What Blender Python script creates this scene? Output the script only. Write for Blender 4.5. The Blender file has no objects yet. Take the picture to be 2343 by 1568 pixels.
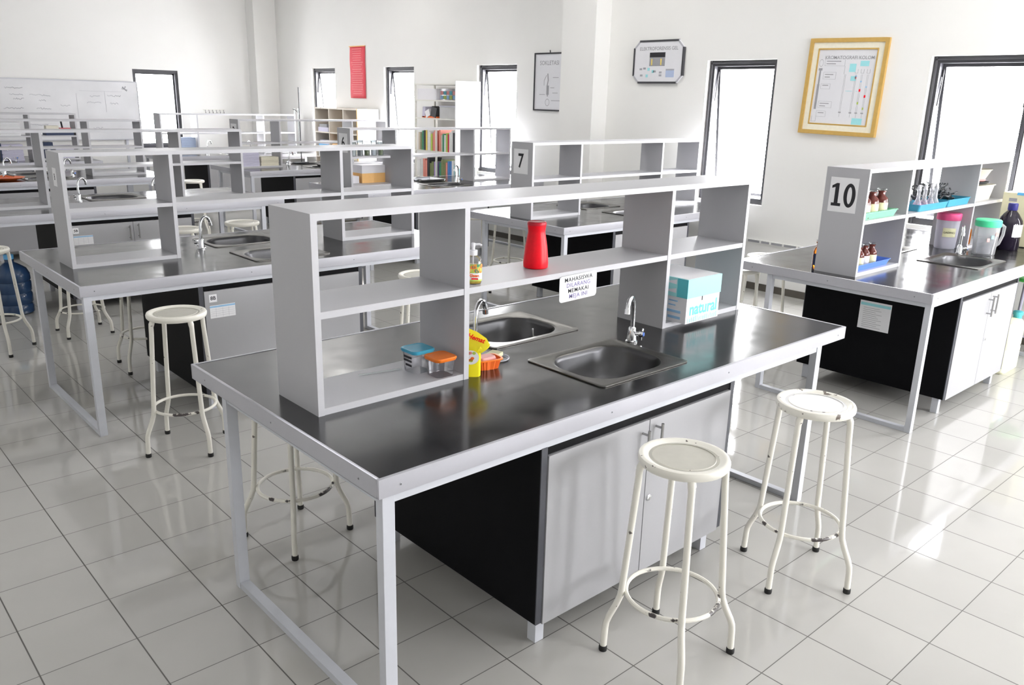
import bpy, bmesh, math, random
from mathutils import Vector, Matrix
random.seed(7)
C = bpy.context.scene.collection
SC = bpy.context.scene
PI = math.pi
H = 0.8316          # bench top height
XW, YB = 6.35, 13.3  # window wall, far wall
XL, YF, ZC = -3.6, -5.2, 3.75

# ------------------------------------------------------------------ materials
def mat(name, col, rough=.5, metal=0., spec=.5, noise=0., nscale=30., bump=0., coat=0., trans=0., ior=1.45, emit=None, alpha=1.):
    m = bpy.data.materials.new(name); m.use_nodes = True
    nt = m.node_tree; b = nt.nodes['Principled BSDF']
    c4 = (col[0], col[1], col[2], 1)
    b.inputs['Base Color'].default_value = c4
    b.inputs['Roughness'].default_value = rough
    b.inputs['Metallic'].default_value = metal
    b.inputs['Specular IOR Level'].default_value = spec
    b.inputs['Coat Weight'].default_value = coat
    b.inputs['Transmission Weight'].default_value = trans
    b.inputs['IOR'].default_value = ior
    b.inputs['Alpha'].default_value = alpha
    if noise or bump:
        tc = nt.nodes.new('ShaderNodeTexCoord')
        nz = nt.nodes.new('ShaderNodeTexNoise'); nz.inputs['Scale'].default_value = nscale; nz.inputs['Detail'].default_value = 5
        nt.links.new(tc.outputs['Object'], nz.inputs['Vector'])
        if noise:
            mx = nt.nodes.new('ShaderNodeMix'); mx.data_type = 'RGBA'
            mx.inputs['A'].default_value = tuple(max(0, c*(1-noise)) for c in col) + (1,)
            mx.inputs['B'].default_value = tuple(min(1, c*(1+noise)) for c in col) + (1,)
            nt.links.new(nz.outputs['Fac'], mx.inputs['Factor'])
            nt.links.new(mx.outputs['Result'], b.inputs['Base Color'])
        if bump:
            bp = nt.nodes.new('ShaderNodeBump'); bp.inputs['Strength'].default_value = bump; bp.inputs['Distance'].default_value = .002
            nt.links.new(nz.outputs['Fac'], bp.inputs['Height']); nt.links.new(bp.outputs['Normal'], b.inputs['Normal'])
    return m

def thin_glass(name, tint=(1, 1, 1), refl=.12, rough=.03):
    m = bpy.data.materials.new(name); m.use_nodes = True
    nt = m.node_tree; nt.nodes.clear()
    o = nt.nodes.new('ShaderNodeOutputMaterial'); mx = nt.nodes.new('ShaderNodeMixShader')
    t = nt.nodes.new('ShaderNodeBsdfTransparent'); g = nt.nodes.new('ShaderNodeBsdfGlossy')
    lw = nt.nodes.new('ShaderNodeLayerWeight'); lw.inputs['Blend'].default_value = refl*2
    t.inputs['Color'].default_value = tint + (1,); g.inputs['Roughness'].default_value = rough
    ml = nt.nodes.new('ShaderNodeMath'); ml.operation = 'MULTIPLY_ADD'
    ml.inputs[1].default_value = .6; ml.inputs[2].default_value = refl*.3
    nt.links.new(lw.outputs['Fresnel'], ml.inputs[0]); nt.links.new(ml.outputs[0], mx.inputs['Fac'])
    nt.links.new(t.outputs[0], mx.inputs[1]); nt.links.new(g.outputs[0], mx.inputs[2]); nt.links.new(mx.outputs[0], o.inputs['Surface'])
    return m

def frosted(name, col, dens):
    m = thin_glass(name, (.97, .97, .98), .14, .12); nt = m.node_tree
    o = [n for n in nt.nodes if n.type == 'OUTPUT_MATERIAL'][0]; first = o.inputs['Surface'].links[0].from_socket
    d = nt.nodes.new('ShaderNodeBsdfDiffuse'); d.inputs['Color'].default_value = col + (1,); tr = nt.nodes.new('ShaderNodeBsdfTranslucent'); tr.inputs['Color'].default_value = col + (1,)
    a = nt.nodes.new('ShaderNodeMixShader'); a.inputs['Fac'].default_value = .5; b = nt.nodes.new('ShaderNodeMixShader'); b.inputs['Fac'].default_value = dens
    nt.links.new(d.outputs[0], a.inputs[1]); nt.links.new(tr.outputs[0], a.inputs[2]); nt.links.new(first, b.inputs[1]); nt.links.new(a.outputs[0], b.inputs[2]); nt.links.new(b.outputs[0], o.inputs['Surface'])
    return m

def chipped(name, col, chip, thr=.62, scale=38.):
    m = mat(name, col, .32)
    nt = m.node_tree; b = nt.nodes['Principled BSDF']
    tc = nt.nodes.new('ShaderNodeTexCoord'); nz = nt.nodes.new('ShaderNodeTexNoise')
    nz.inputs['Scale'].default_value = scale; nz.inputs['Detail'].default_value = 6
    r = nt.nodes.new('ShaderNodeValToRGB'); r.color_ramp.elements[0].position = thr; r.color_ramp.elements[1].position = thr+.03
    mx = nt.nodes.new('ShaderNodeMix'); mx.data_type = 'RGBA'
    mx.inputs['A'].default_value = col + (1,); mx.inputs['B'].default_value = chip + (1,)
    nt.links.new(tc.outputs['Object'], nz.inputs['Vector']); nt.links.new(nz.outputs['Fac'], r.inputs['Fac'])
    nt.links.new(r.outputs['Color'], mx.inputs['Factor']); nt.links.new(mx.outputs['Result'], b.inputs['Base Color'])
    return m

def floor_mat():
    m = bpy.data.materials.new('white_floor_tiles'); m.use_nodes = True
    nt = m.node_tree; b = nt.nodes['Principled BSDF']; N = nt.nodes.new; L = nt.links.new
    geo = N('ShaderNodeNewGeometry'); sp = N('ShaderNodeSeparateXYZ'); L(geo.outputs['Position'], sp.inputs[0])
    def math_(op, a, bb=None, c=None):
        n = N('ShaderNodeMath'); n.operation = op
        for i, v in enumerate((a, bb, c)):
            if v is None: continue
            if isinstance(v, (int, float)): n.inputs[i].default_value = v
            else: L(v, n.inputs[i])
        return n.outputs[0]
    tx = math_('DIVIDE', math_('ADD', sp.outputs['X'], .6823+6), .30)
    ty = math_('DIVIDE', math_('ADD', sp.outputs['Y'], -.9433+9), .30)
    fx, fy = math_('FRACT', tx), math_('FRACT', ty)
    ex = math_('ABSOLUTE', math_('SUBTRACT', fx, .5)); ey = math_('ABSOLUTE', math_('SUBTRACT', fy, .5))
    gx = math_('GREATER_THAN', ex, .4925); gy = math_('GREATER_THAN', ey, .4945)
    g = math_('MAXIMUM', gx, gy)
    cmb = N('ShaderNodeCombineXYZ'); L(math_('FLOOR', tx), cmb.inputs[0]); L(math_('FLOOR', ty), cmb.inputs[1])
    wn = N('ShaderNodeTexWhiteNoise'); L(cmb.outputs[0], wn.inputs['Vector'])
    nz = N('ShaderNodeTexNoise'); nz.inputs['Scale'].default_value = 3; nz.inputs['Detail'].default_value = 6; L(geo.outputs['Position'], nz.inputs['Vector'])
    v = math_('MULTIPLY_ADD', wn.outputs['Value'], .05, math_('MULTIPLY_ADD', nz.outputs['Fac'], .12, .90))
    tile = N('ShaderNodeMix'); tile.data_type = 'RGBA'; tile.blend_type = 'MULTIPLY'; tile.inputs['Factor'].default_value = 1
    tile.inputs['A'].default_value = (.46, .452, .43, 1); L(v, tile.inputs['B'])
    mx = N('ShaderNodeMix'); mx.data_type = 'RGBA'; L(g, mx.inputs['Factor']); L(tile.outputs['Result'], mx.inputs['A'])
    mx.inputs['B'].default_value = (.10, .095, .088, 1)
    L(mx.outputs['Result'], b.inputs['Base Color'])
    L(math_('MULTIPLY_ADD', g, .5, math_('MULTIPLY_ADD', nz.outputs['Fac'], .05, .035)), b.inputs['Roughness'])
    b.inputs['Specular IOR Level'].default_value = .55
    bp = N('ShaderNodeBump'); bp.inputs['Strength'].default_value = .25; bp.inputs['Distance'].default_value = .002
    L(math_('SUBTRACT', math_('MULTIPLY', nz.outputs['Fac'], .25), g), bp.inputs['Height']); L(bp.outputs['Normal'], b.inputs['Normal'])
    return m

M = {}
M['floor'] = floor_mat()
M['wall'] = mat('white_wall_paint', (.80, .795, .775), .75, noise=.02, nscale=3)
M['ceil'] = mat('ceiling_paint', (.85, .85, .84), .8, noise=.02, nscale=2)
M['base'] = mat('dark_baseboard_paint', (.10, .09, .075), .5, noise=.2, nscale=12)
M['winframe'] = mat('dark_grey_window_frame', (.055, .055, .062), .4, noise=.1)
M['pane'] = thin_glass('window_glass', (1, 1, 1), .06, .0)
M['grey'] = mat('grey_laminate', (.45, .45, .475), .42, noise=.03, nscale=220)
M['greyedge'] = mat('grey_edge_banding', (.52, .52, .545), .40, noise=.02, nscale=90)
M['trim'] = mat('brushed_aluminium_trim', (.46, .46, .50), .38, .15, noise=.02, nscale=60)
M['frame'] = mat('grey_painted_steel', (.55, .565, .61), .4, noise=.03, nscale=40)
M['screw'] = mat('dark_screw', (.12, .12, .13), .4, .6, noise=.1)
M['black'] = mat('black_panel_laminate', (.003, .003, .004), .55, spec=.12, noise=.2, nscale=200)
M['blackedge'] = mat('charcoal_edge_banding', (.06, .062, .075), .45, noise=.1, nscale=60)
M['door'] = mat('pale_grey_door_laminate', (.37, .37, .385), .45, noise=.02, nscale=150)
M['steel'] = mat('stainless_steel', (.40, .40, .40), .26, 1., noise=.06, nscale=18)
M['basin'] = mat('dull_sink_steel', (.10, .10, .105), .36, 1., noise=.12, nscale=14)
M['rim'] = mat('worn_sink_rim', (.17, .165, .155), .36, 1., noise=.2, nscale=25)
M['chrome'] = mat('chrome', (.80, .81, .83), .08, 1., noise=.02)
M['stool'] = chipped('cream_enamel', (.80, .78, .71), (.13, .11, .10), .69, 42)
M['stoolring'] = chipped('worn_cream_enamel', (.80, .78, .71), (.06, .05, .05), .60, 16)
M['seatin'] = mat('worn_seat_centre', (.50, .485, .43), .4, noise=.08, nscale=25)
M['seatwhite'] = mat('white_seat_centre', (.80, .80, .82), .4, noise=.03, nscale=25)
M['rubber'] = mat('black_rubber', (.015, .015, .015), .6, noise=.2)
M['white'] = mat('white_paper', (.82, .82, .84), .6, noise=.02)
M['ink'] = mat('black_ink', (.02, .02, .025), .6, noise=.05)
M['greyink'] = mat('grey_ink', (.30, .30, .32), .6, noise=.1)
M['faintink'] = mat('faded_marker', (.36, .36, .40), .6, noise=.1)
M['violetink'] = mat('violet_ink', (.20, .17, .38), .6, noise=.1)
M['cyanink'] = mat('cyan_print', (.32, .68, .72), .5, noise=.05)
M['natink'] = mat('bright_cyan_print', (.16, .62, .68), .5, noise=.05)
M['blueink'] = mat('blue_print', (.30, .52, .75), .5, noise=.05)
M['red'] = mat('red_plastic', (.86, .003, .016), .35, spec=.3, noise=.12, nscale=90)
M['redlid'] = mat('dark_red_lid', (.62, .02, .04), .3, noise=.1)
M['banner'] = mat('red_banner_cloth', (.78, .09, .12), .6, noise=.12, nscale=6)
M['bannertext'] = mat('pale_banner_print', (.84, .22, .24), .6, noise=.05)
M['gold'] = mat('gilt_frame', (.62, .40, .12), .35, .45, noise=.12, nscale=30)
M['cream'] = mat('cream_mount', (.80, .76, .62), .6, noise=.08, nscale=40)
M['poster'] = mat('poster_paper', (.70, .70, .73), .5, noise=.02)
M['blackframe'] = mat('black_picture_frame', (.03, .03, .035), .4, noise=.1)
M['whiteboard'] = mat('smudged_whiteboard', (.68, .68, .695), .4, noise=.16, nscale=2.2)
M['bluelid'] = mat('blue_lid', (.06, .42, .62), .3, noise=.06, alpha=.85)
M['orangelid'] = mat('orange_lid', (.85, .20, .02), .35, noise=.06)
M['orange'] = mat('orange_plastic', (.90, .17, .03), .4, noise=.08)
M['yellow'] = mat('yellow_film', (.88, .76, .02), .3, noise=.06)
M['clear'] = thin_glass('clear_plastic', (.93, .93, .95), .16, .08)
M['frost'] = frosted('frosted_plastic', (.86, .87, .90), .42)
M['frost2'] = frosted('frosted_pitcher', (.86, .87, .90), .26)
M['glass'] = thin_glass('clear_glass', (.90, .93, .93), .2, .02)
M['soap'] = mat('yellow_soap', (.85, .62, .08), .15, trans=.4, noise=.05)
M['sponge'] = mat('cream_sponge', (.72, .70, .48), .9, noise=.2, nscale=80, bump=.6)
M['cyanbox'] = mat('aqua_carton', (.36, .74, .74), .5, noise=.03)
M['cyandark'] = mat('teal_carton', (.10, .50, .57), .5, noise=.03)
M['carton'] = mat('white_carton', (.78, .77, .80), .55, noise=.02)
M['amber'] = mat('amber_glass', (.45, .13, .01), .12, trans=.55, noise=.08)
M['brownglass'] = mat('brown_glass', (.13, .025, .018), .1, trans=.15, noise=.1)
M['darkglass'] = mat('dark_bottle_glass', (.012, .008, .018), .08, noise=.1)
M['label'] = mat('cream_bottle_label', (.74, .72, .46), .6, noise=.06)
M['greenbasket'] = mat('mint_green_plastic', (.22, .56, .36), .45, noise=.05)
M['bluebasket'] = mat('blue_plastic', (.10, .22, .72), .4, noise=.05)
M['navycap'] = mat('dark_blue_cap', (.03, .03, .20), .4, noise=.05)
M['cyantray'] = mat('turquoise_plastic', (.05, .30, .44), .4, noise=.05)
M['magenta'] = mat('magenta_liquid', (.65, .06, .62), .3, noise=.05)
M['clamp'] = mat('dull_metal', (.09, .095, .10), .42, .35, noise=.3, nscale=40)
M['beige'] = mat('beige_plastic', (.74, .71, .60), .5, noise=.04)
M['cabinet'] = mat('pale_yellow_enamel', (.66, .63, .44), .4, noise=.04)
M['pinklid'] = mat('pink_lid', (.82, .10, .28), .35, noise=.05)
M['pinkclear'] = mat('pink_tinted_plastic', (.80, .42, .46), .4, noise=.06)
M['greenlid'] = mat('green_lid', (.08, .68, .34), .35, noise=.05)
M['milky'] = frosted('milky_plastic', (.88, .88, .95), .85)
M['greytub'] = mat('grey_bag', (.50, .50, .50), .6, noise=.12, nscale=12, bump=.4)
M['can'] = mat('pale_yellow_jerrycan', (.80, .79, .58), .45, noise=.04)
M['green'] = mat('green_seat_plastic', (.10, .62, .12), .4, noise=.05)
M['purplesteel'] = mat('violet_grey_steel', (.34, .33, .42), .4, noise=.05)
M['jug'] = mat('blue_water_jug', (.03, .07, .16), .15, trans=.2, noise=.15, nscale=10)
M['bluetape'] = mat('blue_tape', (.12, .42, .75), .5, noise=.05)
M['rack'] = mat('white_rack_steel', (.74, .73, .68), .45, noise=.03)
M['wood'] = mat('pale_cubby_board', (.74, .68, .60), .55, noise=.05, nscale=12)
M['wooddark'] = mat('orange_edged_board', (.85, .50, .18), .55, noise=.06)
M['lavender'] = mat('lavender_paper', (.62, .60, .74), .6, noise=.04)
M['bluepaper'] = mat('pale_blue_paper', (.40, .48, .66), .6, noise=.05)
M['navy'] = mat('navy_binder', (.02, .035, .09), .5, noise=.1)
M['pink'] = mat('pink_plastic', (.80, .35, .33), .5, noise=.05)
BOOK = [mat('book_cover_%s' % n, c, .55, noise=.1) for n, c in (
    ('grey', (.42, .42, .42)), ('white', (.78, .78, .77)), ('red', (.55, .04, .07)), ('green', (.06, .28, .16)), ('lime', (.45, .58, .10)),
    ('coral', (.80, .30, .24)), ('blue', (.06, .20, .50)), ('teal', (.22, .50, .54)), ('olive', (.20, .24, .10)), ('black', (.04, .04, .045)),
    ('yellow', (.80, .62, .14)), ('purple', (.42, .30, .62)), ('tan', (.62, .52, .42)), ('orange', (.75, .30, .05)))]
BOOKN = ['grey', 'white', 'red', 'green', 'lime', 'coral', 'blue', 'teal', 'olive', 'black', 'yellow', 'purple', 'tan', 'orange']

# ------------------------------------------------------------------ mesh builder
class MB:
    def __init__(s): s.v = []; s.f = []; s.mi = []; s.cur = 0; s.sm = []
    def add(s, vs, fs, smooth=False):
        n = len(s.v); s.v += [tuple(v) for v in vs]
        for f in fs: s.f.append([i+n for i in f]); s.mi.append(s.cur); s.sm.append(smooth)
        return s
    def box(s, x0, y0, z0, x1, y1, z1):
        v = [(x0,y0,z0),(x1,y0,z0),(x1,y1,z0),(x0,y1,z0),(x0,y0,z1),(x1,y0,z1),(x1,y1,z1),(x0,y1,z1)]
        return s.add(v, [[0,3,2,1],[4,5,6,7],[0,1,5,4],[1,2,6,5],[2,3,7,6],[3,0,4,7]])
    def obox(s, c, sx, sy, sz, rot):   # oriented box centred at c, rot = Matrix 3x3
        v = []
        for a, b, d in ((-1,-1,-1),(1,-1,-1),(1,1,-1),(-1,1,-1),(-1,-1,1),(1,-1,1),(1,1,1),(-1,1,1)):
            v.append(Vector(c) + rot @ Vector((a*sx/2, b*sy/2, d*sz/2)))
        return s.add(v, [[0,3,2,1],[4,5,6,7],[0,1,5,4],[1,2,6,5],[2,3,7,6],[3,0,4,7]])
    def tube(s, path, r, seg=10, cap=True, closed=False):
        P = [Vector(p) for p in path]; n = len(P); R = r if isinstance(r, (list, tuple)) else [r]*n
        ring = []; up = None
        for i in range(n):
            if closed: d = P[(i+1) % n]-P[i-1]
            else: d = P[min(i+1, n-1)]-P[max(i-1, 0)]
            d.normalize()
            if up is None:
                up = d.orthogonal().normalized()
            up = (up - d*up.dot(d)).normalized(); w = d.cross(up)
            ring.append([P[i] + (up*math.cos(2*PI*k/seg) + w*math.sin(2*PI*k/seg))*R[i] for k in range(seg)])
        vs = [v for q in ring for v in q]; fs = []
        for i in range(n if closed else n-1):
            a, b = i*seg, ((i+1) % n)*seg
            for k in range(seg): fs.append([a+k, a+(k+1) % seg, b+(k+1) % seg, b+k])
        s.add(vs, fs, True)
        if cap and not closed:
            s.add(ring[0], [list(range(seg))[::-1]]); s.add(ring[-1], [list(range(seg))])
        return s
    def lathe(s, prof, c=(0,0,0), seg=24, sx=1., sy=1., smooth=True, caps=True):
        vs = []; fs = []
        for r, z in prof:
            for k in range(seg):
                a = 2*PI*k/seg; vs.append((c[0]+r*sx*math.cos(a), c[1]+r*sy*math.sin(a), c[2]+z))
        for i in range(len(prof)-1):
            for k in range(seg): fs.append([i*seg+k, i*seg+(k+1) % seg, (i+1)*seg+(k+1) % seg, (i+1)*seg+k])
        s.add(vs, fs, smooth)
        n = len(prof)
        if caps and prof[0][0] > 1e-5: s.add(vs[:seg], [list(range(seg))[::-1]])
        if caps and prof[-1][0] > 1e-5: s.add(vs[(n-1)*seg:], [list(range(seg))])
        return s
    def loft(s, loops, cap0=True, cap1=True, smooth=False):
        n = len(loops[0]); vs = [v for l in loops for v in l]; fs = []
        for i in range(len(loops)-1):
            for k in range(n): fs.append([i*n+k, i*n+(k+1) % n, (i+1)*n+(k+1) % n, (i+1)*n+k])
        s.add(vs, fs, smooth)
        if cap0: s.add(loops[0], [list(range(n))[::-1]])
        if cap1: s.add(loops[-1], [list(range(n))])
        return s
    def plate(s, poly, o, xd, yd, t):   # polygon in a plane, thickness t along xd x yd, from the plane
        xd, yd, o = Vector(xd), Vector(yd), Vector(o); n = xd.cross(yd)
        a = [o + xd*p[0] + yd*p[1] for p in poly]; b = [p + n*t for p in a]
        return s.loft([a, b])
    def build(s, name, m, parent=None, bevel=0., smooth=None, sharp=40):
        me = bpy.data.meshes.new(name); me.from_pydata(s.v, [], s.f)
        ms = m if isinstance(m, (list, tuple)) else [m]
        for q in ms: me.materials.append(q)
        for p, i, sm in zip(me.polygons, s.mi, s.sm): p.material_index = min(i, len(ms)-1); p.use_smooth = sm if smooth is None else smooth
        bm = bmesh.new(); bm.from_mesh(me)
        bmesh.ops.remove_doubles(bm, verts=bm.verts, dist=1e-6)
        bmesh.ops.recalc_face_normals(bm, faces=bm.faces)
        if bevel:
            es = [e for e in bm.edges if len(e.link_faces) == 2 and e.calc_face_angle(0) > .6]
            bmesh.ops.bevel(bm, geom=es, offset=bevel, segments=2, profile=.7, affect='EDGES', clamp_overlap=True)
        bm.to_mesh(me); bm.free()
        if any(p.use_smooth for p in me.polygons):
            try: me.set_sharp_from_angle(angle=math.radians(sharp))
            except Exception: pass
        o = bpy.data.objects.new(name, me); C.objects.link(o)
        if parent is not None: o.parent = parent
        return o

def tag(o, label=None, cat=None, group=None, kind=None):
    if label: o['label'] = label
    if cat: o['category'] = cat
    if group: o['group'] = group
    if kind: o['kind'] = kind
    return o
def thing(name, label, cat, loc=(0,0,0), rz=0., group=None):
    o = bpy.data.objects.new(name, None); C.objects.link(o); o.empty_display_size = .05
    o.location = loc; o.rotation_euler = (0, 0, rz)
    return tag(o, label, cat, group)
def copy_tree(o, parent=None):
    c = o.copy(); C.objects.link(c)
    if parent is not None: c.parent = parent
    for ch in list(o.children): copy_tree(ch, c)
    return c
def dup(o, label, loc, rz=0., group=None):
    c = copy_tree(o); c.location = loc; c.rotation_euler = (0, 0, rz); c['label'] = label
    if group: c['group'] = group
    return c
def roundrect(w, h, r, seg=5, cx=0., cy=0.):
    pts = []
    for (x, y, a0) in ((w/2-r, h/2-r, 0), (-w/2+r, h/2-r, 90), (-w/2+r, -h/2+r, 180), (w/2-r, -h/2+r, 270)):
        for k in range(seg+1):
            a = math.radians(a0 + 90*k/seg); pts.append((cx+x+r*math.cos(a), cy+y+r*math.sin(a)))
    return pts
def at_z(poly, z, c=(0,0)): return [(p[0]+c[0], p[1]+c[1], z) for p in poly]

# text as real mesh letters lying on a plane
DG = None
def text(name, body, size, o, xd, yd, m, parent, bold=0., align='CENTER', sx=1., lift=.0006, spacing=1., slant=0.):
    cu = bpy.data.curves.new('t', 'FONT'); cu.body = body; cu.size = size; cu.align_x = align; cu.align_y = 'CENTER'
    cu.offset = bold; cu.extrude = 0; cu.resolution_u = 4; cu.space_character = spacing; cu.shear = slant; cu.space_line = .9
    t = bpy.data.objects.new('t', cu); C.objects.link(t)
    bpy.context.view_layer.update()
    dg = bpy.context.evaluated_depsgraph_get(); me = bpy.data.meshes.new_from_object(t.evaluated_get(dg))
    bpy.data.objects.remove(t); bpy.data.curves.remove(cu)
    xd, yd, o = Vector(xd), Vector(yd), Vector(o); n = xd.cross(yd)
    for v in me.vertices: v.co = o + xd*(v.co.x*sx) + yd*v.co.y + n*lift
    me.materials.clear(); me.materials.append(m); me.name = name
    ob = bpy.data.objects.new(name, me); C.objects.link(ob); ob.parent = parent
    return ob
UP = (0, 0, 1); MX = (0, -1, 0); PX = (1, 0, 0)     # reading direction on a face that looks to -x / to -y

# ------------------------------------------------------------------ room shell
def struct(o): o['kind'] = 'structure'; return o
struct(MB().box(XL, YF, -.1, XW+.2, YB+.2, 0).build('floor', M['floor']))
struct(MB().box(XL, YF, ZC, XW+.2, YB+.2, ZC+.1).build('ceiling', M['ceil']))
WT = .17
WZ0, WZ1 = .852, 2.245
WIN = [(1.357, .793), (3.584, .793), (7.279, .793), (9.524, .79), (11.77, .79), (-.883, .793), (-3.12, .793)]
spans = sorted([(a-w, a) for a, w in WIN])
w = MB(); y = YF
for a, b in spans:
    w.box(XW, y, 0, XW+WT, a, ZC); w.box(XW, a, 0, XW+WT, b, WZ0); w.box(XW, a, WZ1, XW+WT, b, ZC); y = b
w.box(XW, y, 0, XW+WT, YB+.2, ZC)
struct(w.build('wall_right', M['wall']))
BX0, BX1 = 3.87, 4.635
w = MB(); w.box(XL-.2, YB, 0, BX0, YB+WT, ZC); w.box(BX1, YB, 0, XW, YB+WT, ZC); w.box(BX0, YB, 0, BX1, YB+WT, .86); w.box(BX0, YB, 2.15, BX1, YB+WT, ZC)
struct(w.build('wall_back', M['wall']))
# wall behind the camera; its windows are added to brighten the right side
FILL_WIN = ((2.9, 4.2), (4.8, 6.0))
w = MB(); y = XL
for a, b in FILL_WIN:
    w.box(y, YF-WT, 0, a, YF, ZC); w.box(a, YF-WT, 0, b, YF, WZ0); w.box(a, YF-WT, WZ1, b, YF, ZC); y = b
w.box(y, YF-WT, 0, XW+WT, YF, ZC)
struct(w.build('wall_front', M['wall']))
struct(MB().box(XL-WT, YF-WT, 0, XL, YB+WT, ZC).build('wall_left', M['wall']))
struct(MB().box(6.10, 4.93, 0, XW, 5.45, ZC).build('trim_1', M['wall']))
struct(MB().box(5.93, 13.0, 0, XW, YB, ZC).build('trim_2', M['wall']))
w = MB()
for a, b in ((YF, 4.93), (5.45, 13.0)): w.box(XW-.012, a, 0, XW, b, .07)
struct(w.build('baseboard_right', M['base']))
struct(MB().box(XL, YB-.012, 0, 5.93, YB, .07).build('baseboard_back', M['base']))

def window_x(n, ytop, wd, tilt=4.5):
    r = bpy.data.objects.new('window_%d' % n, None); C.objects.link(r); r.location = (XW, ytop-wd, WZ0); struct(r)
    h = WZ1-WZ0; f = .055; x0, x1 = .055, .125
    m = MB(); m.box(x0,0,0,x1,f,h); m.box(x0,wd-f,0,x1,wd,h); m.box(x0,f,0,x1,wd-f,f); m.box(x0,f,h-f,x1,wd-f,h)
    m.box(x0-.015,f*.35,0,x0,f*.6,h); m.box(x0-.015,wd-f*.6,0,x0,wd-f*.35,h); m.box(x0-.015,f*.35,h-f*.6,x0,wd-f*.35,h-f*.35)
    m.build('frame', M['winframe'], r)
    # top-hung sash, pushed open outwards at the bottom
    c, s = math.cos(math.radians(tilt)), math.sin(math.radians(tilt)); hs = h-2*f
    def P(y, d, off): return (x1-.01 + d*s + off*c, y, h-f - d*c + off*s)
    def bar(mm, ya, yb, da, db):
        mm.loft([[P(ya,da,0),P(yb,da,0),P(yb,da,.03),P(ya,da,.03)],[P(ya,db,0),P(yb,db,0),P(yb,db,.03),P(ya,db,.03)]])
    m = MB(); g = .028
    bar(m,f,f+g,0,hs); bar(m,wd-f-g,wd-f,0,hs); bar(m,f+g,wd-f-g,0,g); bar(m,f+g,wd-f-g,hs-g,hs)
    sa = m.build('sash', M['winframe'], r)
    m = MB(); m.add([P(f+g,g,.015),P(wd-f-g,g,.015),P(wd-f-g,hs-g,.015),P(f+g,hs-g,.015)], [[0,1,2,3]]); m.build('pane', M['pane'], sa)
    for yy in (f+.012, wd-f-.012):
        a = P(yy, .05, -.004); b = (x0+.03, yy, h-f-.34)
        MB().tube([a, ((a[0]+b[0])/2, yy-.004, (a[2]+b[2])/2), b], .006, 6).build('stay_arm', M['winframe'], r)
    return r
for i, (a, wd) in enumerate(WIN): window_x(i+1, a, wd, 5.5)
r = bpy.data.objects.new('window_8', None); C.objects.link(r); r.location = (BX0, YB, .86); struct(r)
wd, h, f = BX1-BX0, 1.29, .05
m = MB(); m.box(0,.04,0,f,.12,h); m.box(wd-f,.04,0,wd,.12,h); m.box(f,.04,0,wd-f,.12,f); m.box(f,.04,h-f,wd-f,.12,h); m.build('frame', M['winframe'], r)
m = MB(); m.box(f,.085,f,f+.025,.115,h-f); m.box(wd-f-.025,.085,f,wd-f,.115,h-f); m.box(f,.085,h-f-.025,wd-f,.115,h-f); m.box(f,.085,f,wd-f,.115,f+.025)
sa = m.build('sash', M['winframe'], r); m = MB(); m.add([(f,.1,f),(wd-f,.1,f),(wd-f,.1,h-f),(f,.1,h-f)], [[0,1,2,3]]); m.build('pane', M['pane'], sa)
for n, (a, b) in enumerate(FILL_WIN):  # unseen windows, added so more light enters from the front wall
    r = bpy.data.objects.new('window_%d' % (9+n), None); C.objects.link(r); r.location = (a, YF, WZ0); struct(r); wd = b-a; h = WZ1-WZ0
    m = MB(); m.box(0,-.12,0,f,-.05,h); m.box(wd-f,-.12,0,wd,-.05,h); m.box(f,-.12,0,wd-f,-.05,f); m.box(f,-.12,h-f,wd-f,-.05,h); m.box(wd/2-.025,-.12,f,wd/2+.025,-.05,h-f); m.build('frame', M['winframe'], r)
    m = MB(); m.add([(f,-.09,f),(wd-f,-.09,f),(wd-f,-.09,h-f),(f,-.09,h-f)], [[0,1,2,3]]); m.build('pane', M['pane'], r)

# ------------------------------------------------------------------ benches
BL, BW, BE = 2.569, 1.2636, .055
HOLES = [(1.062, .165, 1.488, .489), (1.062, .758, 1.488, 1.082)]
def faucet(root, bx, by, ang, mir=1):
    c, s = math.cos(ang), math.sin(ang)
    m = MB(); m.lathe([(.026,0),(.026,.006),(.021,.01),(.017,.05),(.0155,.062),(.0105,.068)], (bx,by,H), 16)
    path = [(0,.06),(0,.10),(.002,.14),(.008,.172),(.024,.196),(.046,.204),(.068,.196),(.083,.176),(.089,.155)]
    m.tube([(bx+c*a, by+s*a, H+z) for a, z in path], .0095, 10)
    m.tube([(bx+c*.088, by+s*.088, H+.162), (bx+c*.0915, by+s*.0915, H+.142)], .0125, 10)
    m.tube([(bx,by,H+.038), (bx-s*.034*mir, by+c*.034*mir, H+.04)], .0095, 10)
    o = m.build('faucet', M['chrome'], root)
    m = MB(); q = (bx-s*.040*mir, by+c*.040*mir, H+.04)
    m.tube([(bx-s*.031*mir, by+c*.031*mir, H+.04), (bx-s*.05*mir, by+c*.05*mir, H+.04)], .0135, 10)
    for k in range(3):
        a = k*2*PI/3+.4; m.tube([q, (q[0]+c*.027*math.cos(a), q[1]+s*.027*math.cos(a), q[2]+.027*math.sin(a))], .0052, 6)
    m.build('handle', M['chrome'], o)
    m = MB(); m.tube([(q[0]-s*.008*mir, q[1]+c*.008*mir, q[2]), (q[0]-s*.0125*mir, q[1]+c*.0125*mir, q[2])], .0085, 10); m.build('blue_cap', M['bluebasket'], o)

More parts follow.
